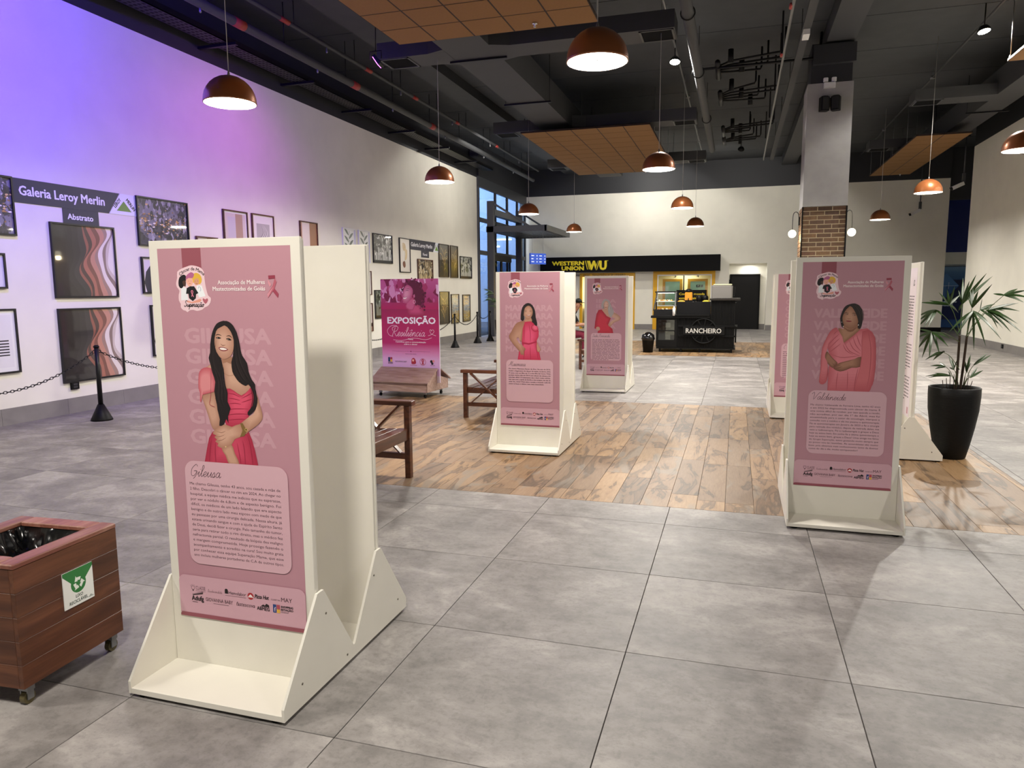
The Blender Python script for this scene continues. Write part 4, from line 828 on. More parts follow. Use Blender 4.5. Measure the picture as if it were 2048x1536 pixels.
def stand(loc, label, art, rz=0, hp=HP, inner=None):
    t = thing('exhibition_stand', label, 'display stand', loc, rz, 'white exhibition stands')
    prof = [(0, .014), (0, .062), (.246, .402), (.29, .402), (D_/2-.006, .068), (D_/2+.006, .068), (D_-.29, .402), (D_-.246, .402), (D_, .062), (D_, .014)]
    for x in (0, W_-.011): obj('side_wing', MB().prism(prof, 'x', x, x+.011), CREAM, t)
    for y0, y1, nm in ((0, .246, 'tray'), (.278, D_-.278, 'floor_board'), (D_-.246, D_, 'tray')): obj(nm, MB().bevbox(.0115, W_-.0115, y0+.0005, y1-.0005, .014, .036, .001), CREAM, t)
    for s, nm in ((0, 'front_panel'), (1, 'back_panel')):
        y0, y1 = (.246, .262) if not s else (D_-.262, D_-.246)
        p = obj(nm, MB().bevbox(.012, W_-.012, y0, y1, .014, hp, .0015), CREAM, t)
        obj('backing_board', MB().box(.016, W_-.016, y0+.0165 if not s else y0-.016, y1+.0155 if not s else y1-.0165, .014, hp-.006), CREAM, p)
        if not s and art: art.build('poster', INK, p, '-y', (.052, .246-.0004, .235))
        if s and inner: inner.build('text_sheet', INK, p, '-y', (.1, D_-.2785-.0004, .38))
    for x in (.05, W_-.05):
        for y in (.03, D_-.03): obj('foot_pad', MB().lathe([(.022, 0), (.022, .0139)], 10, (x, y, 0)), BLACK, t)
    for y, z in ((.3, .3), (.12, .1), (.7, .3), (.93, .09), (.45, .05)):
        obj('screw', MB().tube([(W_-.001, y, z), (W_+.0015, y, z)], .005, 8), mat('screw_head', '#6e675c', .4, .6), t)
    return t
stand((-.909, -.895, 0), 'nearest white double stand, poster of a long-haired woman in a red dress', poster('a', 6, 'GILEUSA', portrait_gil, GIL, 'Gileusa', 2, (.066, .232, .545, .662), ty=.563))
stand((1.672, 1.942, 0), 'white double stand at right with the poster of the woman in a coral cape', poster('b', 6, 'VALDINEIDE', portrait_val, VAL, 'Valdineide', 2, (.07, .225, .545, .655), (.085, .515), 1.14, .0815, ty=.552))
stand((-.946, 3.53, 0), 'white double stand on wood planks, poster of a woman in pink halter dress', poster('c', 6, 'MAIONARA', portrait_mai, MAI, 'Maionara', 1, (.06, .24, .535, .655), (.06, .53), 1.13, .079, ty=.56), 0, 1.74)
stand((-.952, 7.9, 0), 'white double stand behind the wood inlay with the poster of the grey-haired woman in red', poster('d', 6, 'IEDA', portrait_ied, 15, 'Ieda Fernanda', 0, (.066, .235, .54, .66), (.15, .45), 1.125, .079), 0, 1.77)
stand((1.74, 6.2, 0), 'white double stand half hidden behind the right-hand stand', poster('e', 6, 'C', None, 15, 'C', 0, (.066, .235, .54, .66), (.1, .14)), 0, 1.74)
sh = Art(); sh.rect(0, 0, .52, 1.36, '#ecdfe6'); sh.script('a', .38, 1.2, .05, '#3a3034', .008)
for k, (y0, y1, n) in enumerate(((.72, 1.12, 15), (.42, .68, 9), (.14, .38, 8))): sh.bars(.06, y0, .46, y1, n, '#5a5058', k)
sh.rect(.42, .03, .47, .09, '#c08a96')
# turned a quarter: its wing faces the camera, its text sheet looks to the left
stand((2.11, 4.24+.704, 0), 'white stand turned sideways behind the right-hand stand, with a sheet of small print', None, R(-90), 1.79, sh)
# ------------------------------------------------------------------ wooden waste bin on casters
RED = wood_mat('red_wood', '#4c2a1b', '#633a25', '#784a30', .38, (1, 9, 9), 2.5)
REDTOP = wood_mat('worn_red_wood', '#7a4436', '#96604e', '#b08474', .5, (9, 1, 9), 2.5)
t = thing('waste_bin', 'red-brown wooden box bin on casters with a green recycling sign', 'waste bin', (-1.4785, -.8465, 0), R(3.7))
for k in range(5):
    z0, z1 = .08+k*.0945, .08+(k+1)*.0945-.0015
    for s in (-1, 1):
        pl = MB().bevbox(-.25, .25, 0, .022, z0, z1, .0015).mesh('side_board')
        link('side_board', pl, RED, t, (s*.25, 0, 0), (0, 0, R(90*s)))
        link('side_board', MB().bevbox(-.2275, .2275, 0, .022, z0, z1, .0015).mesh('side_board'), RED, t, (0, s*.25, 0), (0, 0, R(0 if s < 0 else 180)))
z = .5525
for s in (-1, 1):
    obj('rim_board', MB().bevbox(-.038, .038, -.252, .252, z+.0005, z+.018, .004), REDTOP, t, (s*.214, 0, 0))
    obj('rim_board', MB().bevbox(-.175, .175, -.038, .038, z+.0005, z+.018, .004), REDTOP, t, (0, s*.214, 0))
obj('floor_board', MB().box(-.226, .226, -.226, .226, .085, .1), RED, t)
r_ = random.Random(3); bag = bmesh.new(); bmesh.ops.create_grid(bag, x_segments=26, y_segments=26, size=.17)
for v in bag.verts:
    e = max(abs(v.co.x), abs(v.co.y))/.17
    v.co.z = .44+.10*e**3+.02*math.sin(31*v.co.x+9*math.sin(23*v.co.y))+.018*math.sin(41*v.co.y+13*v.co.x)+r_.uniform(-.006, .006)
    if e > .98: v.co.z = .552
me = bpy.data.meshes.new('black_bag'); bag.to_mesh(me); bag.free()
for p in me.polygons: p.use_smooth = True
BAG = mat('bag_plastic', '#08080a', .18, spec=.7); link('bin_liner', me, BAG, t)
for x in (-.2, .2):
    for y in (-.21, .21):
        c_ = obj('caster', MB().box(-.022, .022, -.016, .016, .055, .0795).box(-.018, -.013, -.014, .014, .02, .055).box(.013, .018, -.014, .014, .02, .055), STEEL, t, (x+.015, y, 0))
        obj('wheel', MB().tube([(-.011, 0, .026), (.011, 0, .026)], .026, 14, False), mat('caster_wheel', '#5b5233', .5), c_)
a = Art(); a.rect(0, 0, .15, .152, '#e9ebe6'); a.poly([(0, .152), (.15, .152), (.15, .138), (.112, .1), (.038, .1), (0, .138)], '#2f7a3c'); a.disc(.075, .088, .038, '#2f7a3c')
for k in range(3):
    an = R(90+120*k); q = lambda r, d: (.075+r*math.cos(an+d), .09+r*math.sin(an+d))
    a.poly([q(.026, -.55), q(.026, .35), q(.014, .45), q(.013, -.75)], '#e9efe6', keep=k > 0); a.poly([q(.034, .35), q(.02, 1.15), q(.008, .35)], '#e9efe6', keep=True)
a.text('LIXO', .075, .032, .0135, '#33443a', 'c', .036, .02, .1); a.text('RECICLÁVEL', .07, .011, .0135, '#33443a', 'c', .092, .02, .1); a.rect(.118, .008, .145, .011, '#8b938c'); a.poly([(.122, .012), (.141, .012), (.132, .018)], '#8b938c')
s = obj('sign', MB().box(.2503, .2535, -.075, .075, .30, .452), mat('sign_plate', '#e6e8e4', .3), t, (0, .03, 0)); a.build('sign_print', INK, s, '+x', (.2537, -.075, .30))

# ------------------------------------------------------------------ wooden benches
BEN = wood_mat('bench_wood', '#3c2014', '#5a3220', '#74462c', .3, (9, 1, 9), 2); BENX = wood_mat('bench_wood_cross', '#3c2014', '#5a3220', '#74462c', .3, (1, 9, 9), 2)
def bench(loc, rz, label, hs):
    """long side along y, open front at x = 0, back at x = -0.6"""
    t = thing('bench', label, 'bench', loc, rz, 'slatted wooden benches'); L = 1.36
    for y in (0, L):
        s = 1 if y == 0 else -1
        obj('leg', MB().bevbox(-.05, .0, min(y, y+s*.055), max(y, y+s*.055), 0, .60*hs, .004), BEN, t)
        obj('leg', MB().bevbox(-.62, -.575, min(y, y+s*.055), max(y, y+s*.055), 0, .60*hs, .004), BEN, t)
        obj('back_post', MB().bar((-.6, y+s*.028, .58*hs), (-.66, y+s*.028, .93*hs), .05, .045, (0, 1, 0)), BEN, t)
        obj('armrest', MB().bevbox(-.66, .03, min(y-s*.012, y+s*.07), max(y-s*.012, y+s*.07), .6005*hs, .6005*hs+.04, .006), BENX, t)
        obj('low_rail', MB().box(-.576, -.05, min(y+s*.01, y+s*.045), max(y+s*.01, y+s*.045), .155*hs, .205*hs), BENX, t)
        obj('seat_rail', MB().box(-.576, -.05, min(y+s*.022, y+s*.05), max(y+s*.022, y+s*.05), .33*hs, .385*hs), BENX, t)
        obj('cross_brace', MB().bar((-.10, y+s*.0, .6*hs), (-.53, y+s*.0, .2*hs), .018, .05, (0, 1, 0)), BENX, t)
        obj('cross_brace', MB().bar((-.53, y+s*.0155, .6*hs), (-.10, y+s*.0155, .2*hs), .011, .05, (0, 1, 0)), BENX, t)
    obj('apron', MB().bevbox(-.045, -.015, .055, L-.055, .32*hs, .41*hs, .003), BEN, t)
    for k in range(5): obj('seat_slat', MB().bevbox(-.155-.095*k+.04, -.155-.095*k+.12, .02, L-.02, .3855*hs+.0-.004*k, .3855*hs+.022-.004*k, .003), BEN, t)
    for k in range(4): obj('back_slat', MB().bar((-.603-.014*k, .05, (.63+.075*k)*hs), (-.603-.014*k, L-.05, (.63+.075*k)*hs), .018, .055), BEN, t)
    return t
bench((-1.26, 1.13, 0), 0, 'dark slatted bench beside the nearest white stand, facing right', 1.03)
bench((-1.88, 6.66, 0), R(180), 'dark slatted bench left of the poster of the woman in the pink halter dress', .93)
bench((-1.62, 12.35, 0), R(180), 'far dark slatted bench seen between two white stands', .93)

# ------------------------------------------------------------------ barrier posts and chains
POSTS = [(-6.1, 1.4), (-6.16, 3.97), (-6.12, 6.9), (-6.1, 9.6), (-6.1, 12.7), (-6.06, 15.6), (-6.04, 17.37), (-5.94, 18.25)]
names = ['left of the picture', 'in front of the copper wave pictures', 'behind the nearest stand', 'behind the nearest stand, farther', 'hidden by the pink banner', 'right of the pink banner', 'second right of the pink banner', 'by the far plant at the entrance']
p0 = None
for (x, y), nm in zip(POSTS, names):
    lb = 'black barrier post with cone foot '+nm
    if p0: dup(p0, (x, y, 0), None, lb); continue
    p0 = thing('barrier_post', lb, 'barrier post', (x, y, 0), 0, 'black barrier posts')
    obj('pole', MB().lathe([(.028, .19), (.026, .9)], 14), BLACKM, p0)
    obj('cone_foot', MB().lathe([(.125, 0), (.12, .02), (.035, .2), (.03, .2)], 24), BLACK, p0)
    obj('cap', MB().lathe([(.033, .9), (.035, .915), (.02, .93)], 14), BLACK, p0)
    obj('hook', MB().tube([(0, .03, .87), (0, .06, .86), (0, .06, .84), (0, .04, .835)], .006, 6).tube([(0, -.03, .87), (0, -.06, .86), (0, -.06, .84), (0, -.04, .835)], .006, 6), BLACKM, p0)
def chain(p, q, sag, lb, step=.042):
    t = thing('barrier_chain', lb, 'chain', ((p[0]+q[0])/2, (p[1]+q[1])/2, 0), 0, 'black plastic barrier chains'); c = Vector(t.location)
    n = int((Vector(q)-Vector(p)).length*1.04/step); mb = MB()
    P_ = [Vector(p).lerp(Vector(q), i/n)+Vector((0, 0, -sag*4*(i/n)*(1-i/n)))-c for i in range(n+1)]
    for i in range(n):
        d = (P_[i+1]-P_[i]); e = d.normalized(); u = e.cross(Vector((1, 0, 0))).normalized() if i % 2 else e.cross(e.cross(Vector((1, 0, 0)))).normalized()
        m_ = (P_[i]+P_[i+1])/2; a_, b_ = step*.62, .014
        mb.tube([m_+e*(a_*math.cos(w_))+u*(b_*math.sin(w_)) for w_ in [2*math.pi*j/8 for j in range(9)]], .0045, 4)
    tag(obj('chain_links', mb, BLACKM, t), kind='stuff')
for i in range(7):
    (x0, y0), (x1, y1) = POSTS[i], POSTS[i+1]
    d_ = math.hypot(x1-x0, y1-y0); ux, uy = (x1-x0)/d_*.06, (y1-y0)/d_*.06
    chain((x0+ux, y0+uy, .84), (x1-ux, y1-uy, .84), min(.33, .14*d_), 'black sagging barrier chain between the '+['first and second', 'second and third', 'third and fourth', 'fourth and fifth', 'fifth and sixth', 'sixth and seventh', 'last two'][i]+' barrier posts')

# ------------------------------------------------------------------ gallery on the left wall
BFR = mat('black_frame', '#0f0f12', .35); WFR = wood_mat('walnut_frame', '#4a2c1e', '#5f3a27', '#734a33', .4); GFR = mat('white_frame', '#e6e6e4', .4); OFR = mat('bronze_frame', '#3d3020', .4)
def rgb(c, k): return tuple(min(1, x*k) for x in lin(c)[:3])+(1,)
def blobs(a, W, H, cols, n, seed, s0, s1, sx=1, sy=1, ybias=None):
    r = random.Random(seed)
    for i in range(n):
        x, y = r.uniform(0, W), r.uniform(0, H)
        if ybias: y = H*min(1, max(0, r.gauss(*ybias)))
        m_ = r.randint(5, 9); rad = r.uniform(s0, s1)
        P_ = [(min(W, max(0, x+sx*rad*r.uniform(.45, 1.2)*math.cos(2*math.pi*j/m_))), min(H, max(0, y+sy*rad*r.uniform(.45, 1.2)*math.sin(2*math.pi*j/m_)))) for j in range(m_)]
        try: a.poly(P_, r.choice(cols), 0)
        except Exception: pass
def waves(a, W, H):
    a.rect(0, 0, W, H, '#e9e2dc')
    L = [(.98, '#cfc3ba'), (.93, '#8d7a70'), (.88, '#e7ddd5'), (.81, '#a08275'), (.76, '#c08a74'), (.69, '#7c4f40'), (.63, '#a86a55'), (.57, '#4d3a33'), (.52, '#8f5846'), (.49, '#33302f'), (.40, '#292625'), (.30, '#221f1f'), (.20, '#1b1919'), (.1, '#151414')]
    for i, (f, c) in enumerate(L):
        P_ = []
        for j in range(25):
            y = j/24; P_.append((min(W, max(0.001, W*(f+(.10-.004*i)*math.sin(7.4*y+.6+i*.15)+.03*math.sin(13*y+i*.7)-.03*y))), H*y))
        a.poly([(0, 0)]+P_+[(0, H)], c)
def leafart(a, W, H, col, seed):
    a.rect(0, 0, W, H, '#e9ebe8'); r = random.Random(seed)
    a.stroke([(W*.5, H*.05), (W*.48, H*.5), (W*.55, H*.95)], .012, col)
    for k in range(7):
        y = H*(.15+.11*k); s = 1 if k % 2 else -1
        a.poly([(W*.5, y), (W*.5+s*W*.2, y+H*.06), (W*.5+s*W*.38, y+H*.2), (W*.5+s*W*.14, y+H*.15)], rgb(col, r.uniform(.6, 1.8)), 2)
def treeart(a, W, H, sky, trunk, leaf, seed):
    r = random.Random(seed); a.rect(0, 0, W, H, sky); blobs(a, W, H, leaf, 60, seed, .02, .09, 1, 1, (.75, .2))
    for k in range(9):
        x = W*(.06+.11*k+r.uniform(-.03, .03)); a.stroke([(x, 0), (x+r.uniform(-.04, .04), H*.5), (x+r.uniform(-.12, .12), H*.98)], r.uniform(.012, .035), trunk, 3)
    blobs(a, W, H, leaf, 40, seed+1, .015, .05, 1, 1, (.6, .3)); a.rect(0, 0, W, H*.08, trunk)
def goldplant(a, W, H, bg, seed):
    r = random.Random(seed); a.grad(0, 0, W, H, [(0, bg[0]), (.5, bg[1]), (1, bg[2])])
    for k in range(26):
        s = r.choice((-1, 1)); y = H*r.uniform(.12, .7); L_ = r.uniform(.1, .34); a.stroke([(W*.5, y), (W*.5+s*L_*.5, y+L_*.6), (W*.5+s*min(L_, W*.46), y+L_*r.uniform(.5, 1.0))], .012, r.choice(('#a8843c', '#c9a658', '#7d6128', '#e0c684')), 3, True)
    a.stroke([(W*.5, .02), (W*.5, H*.9)], .012, '#9b7a38')
def land(a, W, H, seed):
    a.grad(0, 0, W, H, [(0, '#8a7a3c'), (.3, '#c2a24a'), (.45, '#8fa0ae'), (.7, '#b9c2c8'), (1, '#7f95aa')]); blobs(a, W, H, ['#d0b04f', '#6f7f8c', '#a8b4bd', '#8a7434', '#e0cf94', '#93a5b4'], 220, seed, .006, .026, 2.4, .6)
def beige(a, W, H, kind):
    if kind == 0:
        a.rect(0, 0, W, H, '#d9cdc6'); a.rect(W*.5, H*.35, W*.85, H, '#b79a83'); a.rect(W*.12, H*.45, W*.5, H*.92, '#cfc8ce')
        a.poly([(0, 0), (W, 0), (W, H*.3), (W*.7, H*.22), (W*.4, H*.33), (0, H*.38)], '#3a2c26', 0); a.poly([(0, 0), (W, 0), (W, H*.16), (W*.6, H*.12), (W*.3, H*.2), (0, H*.22)], '#a98a74', 0)
    elif kind == 1:
        a.rect(0, 0, W, H, '#ece7e2'); a.rect(W*.18, H*.1, W*.82, H*.82, '#b5b0ad')
        for k in range(6): a.stroke([(W*(.3+.09*k), H*.1), (W*(.25+.05*k), H*.4), (W*(.5+.04*k), H*.62), (W*(.4+.02*k), H*.8)], .02, ('#8d8986', '#dcd8d4')[k % 2], 4, True)
    elif kind == 2:
        a.rect(0, 0, W, H, '#e5d8d2'); a.rect(W*.55, H*.1, W, H, '#9c6a44'); a.rect(0, H*.2, W*.1, H, '#c3927a'); a.disc(W*.8, H*.12, W*.3, '#f0ebe6'); a.poly([(0, 0), (W*.5, 0), (W*.3, H*.3), (0, H*.35)], '#6e5144', 2)
    elif kind == 3:
        a.rect(0, 0, W, H, '#e6e5e6'); a.disc(W*.30, H*.5, W*.36, '#b7955e', 30)
        for k in range(6): a.rect(0, H*(.22+.055*k), W*.92, H*(.245+.055*k), '#23232b')
    elif kind == 4:
        a.rect(0, 0, W, H, '#ece6dc'); a.poly([(W*.3, H*.88), (W*.55, H*.85), (W*.6, H*.7), (W*.4, H*.64), (W*.28, H*.74)], '#cdb182', 3); a.poly([(W*.45, H*.72), (W*.75, H*.66), (W*.7, H*.42), (W*.5, H*.36), (W*.55, H*.55)], '#d8c08f', 3)
        a.poly([(W*.3, H*.3), (W*.5, H*.32), (W*.55, H*.18), (W*.42, H*.12), (W*.28, H*.2)], '#7d4c37', 3); a.stroke([(W*.4, H*.9), (W*.5, H*.5), (W*.45, H*.15)], .006, '#6c5a45')
    elif kind == 5:
        a.rect(0, 0, W, H, '#dcd6e0'); a.poly([(W*.1, 0), (W*.1, H*.6), (W*.5, H*.92), (W*.9, H*.6), (W*.9, 0)], '#2c2c3a', 2); a.disc(W*.5, H*.85, W*.2, '#c9998a')
def splash(a, W, H, seed):
    a.rect(0, 0, W, H, '#4a4850'); a.rect(W*.5, H*.3, W, H, '#6f6d7a'); a.rect(0, 0, W*.25, H, '#2c2a31')
    blobs(a, W, H, ['#3b3a42', '#4d4b55', '#625f6b', '#77748180'[:7], '#2f2d34'], 170, seed, .03, .12); blobs(a, W*.97, H, ['#8b8896', '#a7a4b2', '#232127', '#2b2930'], 150, seed+1, .008, .06, .7, 1.3); blobs(a, W, H, ['#b68c4c', '#d6b678', '#8b6a3c', '#efe7dc', '#3a2c1c'], 150, seed+2, .004, .024, 1.4, .7, (.5, .13))
n_fr = 0
def frame(y0, y1, z0, z1, m, draw, label, fw=.022, mount=0, gl=True):
    """framed picture on the left wall; y0 is its left edge as you face the wall"""
    t = thing('framed_picture', label, 'picture', (XL, (y0+y1)/2, z0), 0, 'framed pictures on the left wall')
    W, H = y1-y0, z1-z0; h = W/2; d = .035
    for a_, b_, c_, e_ in ((-h, h, 0, fw), (-h, h, H-fw, H), (-h, -h+fw, fw, H-fw), (h-fw, h, fw, H-fw)): obj('frame_bar', MB().box(.001, d, a_, b_, c_, e_), m, t)
    a = Art(); w_, h_ = W-2*fw, H-2*fw
    if mount:
        a.rect(0, 0, w_, h_, '#eeeeec'); b_ = Art(); draw(b_, w_-2*mount, h_-2*mount)
        o = len(a.v); a.v += [(x+mount, y+mount, z+a.d+2e-5) for x, y, z in b_.v]; a.t += [tuple(i+o for i in q) for q in b_.t]; a.c += b_.c
    else: draw(a, w_, h_)
    obj('backing', MB().box(.001, .016, -h+fw, h-fw, fw, H-fw), EDGE, t)
    a.build('print', GLAZED if gl else INK, t, '+x', (.0165, -h+fw, fw))
D0 = lambda k: (lambda a, W, H: beige(a, W, H, k))
frame(2.68, 3.705, 2.245, 2.938, BFR, lambda a, W, H: splash(a, W, H, 11), 'black-framed grey and gold abstract cut by the left edge, beside the wall lettering')
frame(3.1, 3.528, 1.62, 2.035, BFR, lambda a, W, H: a.rect(0, 0, W, H, '#d9d7e4'), 'small black frame with pale print cut by the left edge')
frame(2.9, 3.60, .618, 1.384, BFR, D0(3), 'black-framed beige disc with dark stripes at the left edge', mount=.05)
frame(4.16, 5.145, 1.50, 2.456, BFR, waves, 'upper of two black-framed copper wave pictures under the first sign')
frame(4.17, 5.155, .404, 1.367, BFR, waves, 'lower of two black-framed copper wave pictures, above the wall socket')
frame(5.58, 6.6, 2.24, 2.945, BFR, lambda a, W, H: splash(a, W, H, 23), 'black-framed grey and gold abstract right of the first wall sign')
frame(5.6, 6.2, 1.55, 2.08, BFR, D0(5), 'black-framed dark arch picture behind the edge of the nearest stand')
frame(5.71, 6.5, .62, 1.38, BFR, D0(5), 'dark picture low on the wall behind the edge of the nearest stand')
frame(6.76, 7.26, 1.75, 2.455, WFR, D0(0), 'walnut-framed picture whose top edge just clears the nearest stand')
frame(7.43, 8.065, 2.1, 2.945, WFR, D0(0), 'walnut-framed beige landscape abstract above the nearest stand', mount=.03)
frame(8.19, 8.83, 2.1, 2.95, WFR, D0(1), 'walnut-framed grey curved abstract above the nearest stand')
frame(9.68, 10.31, 2.1, 2.95, WFR, D0(2), 'walnut-framed brown and white abstract above the nearest stand')
frame(11.31, 11.86, 2.2, 2.945, GFR, lambda a, W, H: leafart(a, W, H, '#5e6a62', 1), 'left of two white-framed leaf prints')
frame(12.01, 12.53, 2.2, 2.945, GFR, lambda a, W, H: leafart(a, W, H, '#48524c', 2), 'right of two white-framed leaf prints')
frame(12.7, 13.7, 2.23, 2.925, BFR, lambda a, W, H: treeart(a, W, H, '#b9bab8', '#141416', ['#2b2c2e', '#6e706e', '#e4e5e3', '#1a1b1c'], 5), 'black-framed black-and-white forest picture high on the wall')
frame(14.11, 14.745, 2.03, 2.912, BFR, D0(4), 'narrow black-framed picture of beige and brown shapes left of the second sign')
frame(15.21, 16.235, 1.75, 2.418, WFR, lambda a, W, H: treeart(a, W, H, '#c4b08a', '#2a2019', ['#4c3c28', '#8a7550', '#e5dcc4', '#1f1812'], 9), 'sepia forest picture under the second sign')
frame(16.69, 17.455, 1.95, 2.91, OFR, lambda a, W, H: goldplant(a, W, H, ('#2a2413', '#3c3520', '#4a442e'), 3), 'left of two upright dark gold plant pictures in the top row')
frame(17.575, 18.19, 1.945, 2.91, OFR, lambda a, W, H: goldplant(a, W, H, ('#3a2f14', '#8a7434', '#4a442e'), 6), 'right of two upright gold plant pictures in the top row')
frame(18.38, 19.41, 1.935, 2.622, BFR, lambda a, W, H: treeart(a, W, H, '#c9ccc4', '#121413', ['#2c302c', '#e8ebe4', '#59624f', '#8f9688'], 15), 'last black-framed forest picture at the end of the left wall')
frame(16.67, 17.43, .58, 1.533, OFR, lambda a, W, H: goldplant(a, W, H, ('#1d1a0e', '#4a3f1a', '#2c2a1c'), 8), 'upright dark gold plant picture in the lower row right of the pink banner')
frame(17.587, 18.23, .56, 1.45, OFR, lambda a, W, H: land(a, W, H, 3), 'left of two slim blue and gold landscapes in the lower row')
frame(18.56, 19.22, .575, 1.43, OFR, lambda a, W, H: land(a, W, H, 8), 'right of two slim blue and gold landscapes in the lower row')
frame(12.71, 13.5, .9, 1.586, BFR, lambda a, W, H: treeart(a, W, H, '#77807c', '#111414', ['#2a332e', '#101312', '#a9b3ab', '#3d4a42'], 19), 'black-framed dark forest picture half hidden by the pink banner')
frame(12.0, 12.56, 1.47, 2.03, WFR, D0(1), 'slim walnut frame peeping out beside the nearest stand, upper')
frame(12.0, 12.575, .61, 1.28, WFR, D0(0), 'slim walnut frame peeping out beside the nearest stand, lower')
NAVY = '#22253a'
def wallsign(y0, k, second, label, bigw=1.6):
    t = thing('wall_sign', label, 'sign', (XL, y0, 2.647), 0, 'gallery signs on the left wall')
    h = .288*k; a = Art(); Wd = bigw
    obj('board', MB().prism([(0, 0), (Wd-.20*k, 0), (Wd, h), (0, h)], 'x', .001, .006), mat('navy_board', NAVY, .4), t)
    a.poly([(0, 0), (Wd-.20*k, 0), (Wd, h), (0, h)], NAVY); a.text('Galeria Leroy Merlin', .10*k, h*.33, .115*k, '#ececf4', 'l', Wd-.36*k, .02); a.build('lettering', INK, t, '+x', (.0065, 0, 0))
    b = Art(); x0 = Wd-.19*k
    b.poly([(x0, 0), (x0+.47*k, 0), (x0+.47*k, h), (x0+.20*k, h)], '#e8ecf2'); b.poly([(x0+.13*k, .05*k), (x0+.39*k, .05*k), (x0+.26*k, .19*k)], '#6c9a3a')
    def sl(cx, cy, an): c_, s_ = math.cos(R(an)), math.sin(R(an)); return lambda p: (cx+p[0]*c_-p[1]*s_, cy+p[0]*s_+p[1]*c_)
    b.text('LEROY', 0, 0, .05*k, '#23252e', 'c', .155*k, .03, 0, False, sl(x0+.165*k, .14*k, 47)); b.text('MERLIN', 0, 0, .05*k, '#23252e', 'c', .19*k, .03, 0, False, sl(x0+.365*k, .135*k, -47))
    lo = obj('logo_plate', MB().prism([(x0+.005, 0), (x0+.47*k, 0), (x0+.47*k, h), (x0+.205*k, h)], 'x', .001, .006), mat('logo_white', '#e8ecf2', .4), t); b.build('logo_print', INK, lo, '+x', (.0065, 0, 0))
    c = Art(); w2 = .55*k; yy = {'Abstrato': .675, 'Floral': .745}[second]*1
    c.rect(0, -.19*k, w2, -.001, NAVY); c.text(second, w2*.48, -.135*k, .075*k, '#ececf4', 'c', (.39 if second == 'Abstrato' else .3)*k, .02)
    lo = obj('tab_board', MB().box(.001, .006, yy, yy+w2, -.19*k, -.001), mat('navy_board', NAVY, .4), t); c.build('tab_lettering', INK, lo, '+x', (.0065, yy, 0))
wallsign(3.70, 1.0, 'Abstrato', 'dark navy gallery sign with triangle logo at left, over the copper wave pictures')
wallsign(14.745, .95, 'Floral', 'small far navy gallery sign over the sepia forest picture', 1.75)
t = thing('wall_socket', 'black power socket under the lower copper wave picture', 'socket', (XL, 4.33, .31)); obj('plate', MB().bevbox(0.001, .03, -.06, .06, 0, .1, .004), BLACK, t); obj('outlet', MB().box(.03, .032, -.03, .03, .02, .045).box(.03, .032, -.03, .03, .055, .08), mat('dark_grey_plastic', '#2d2d30', .5), t)
t = thing('wall_socket', 'black power socket in the right-hand skirting', 'socket', (7.53, 17.3, .08)); obj('plate', MB().bevbox(-.02, .0, -.05, .05, 0, .1, .004), BLACK, t); obj('outlet', MB().box(-.022, -.02, -.03, .03, .03, .07), mat('dark_grey_plastic', '#2d2d30', .5), t)
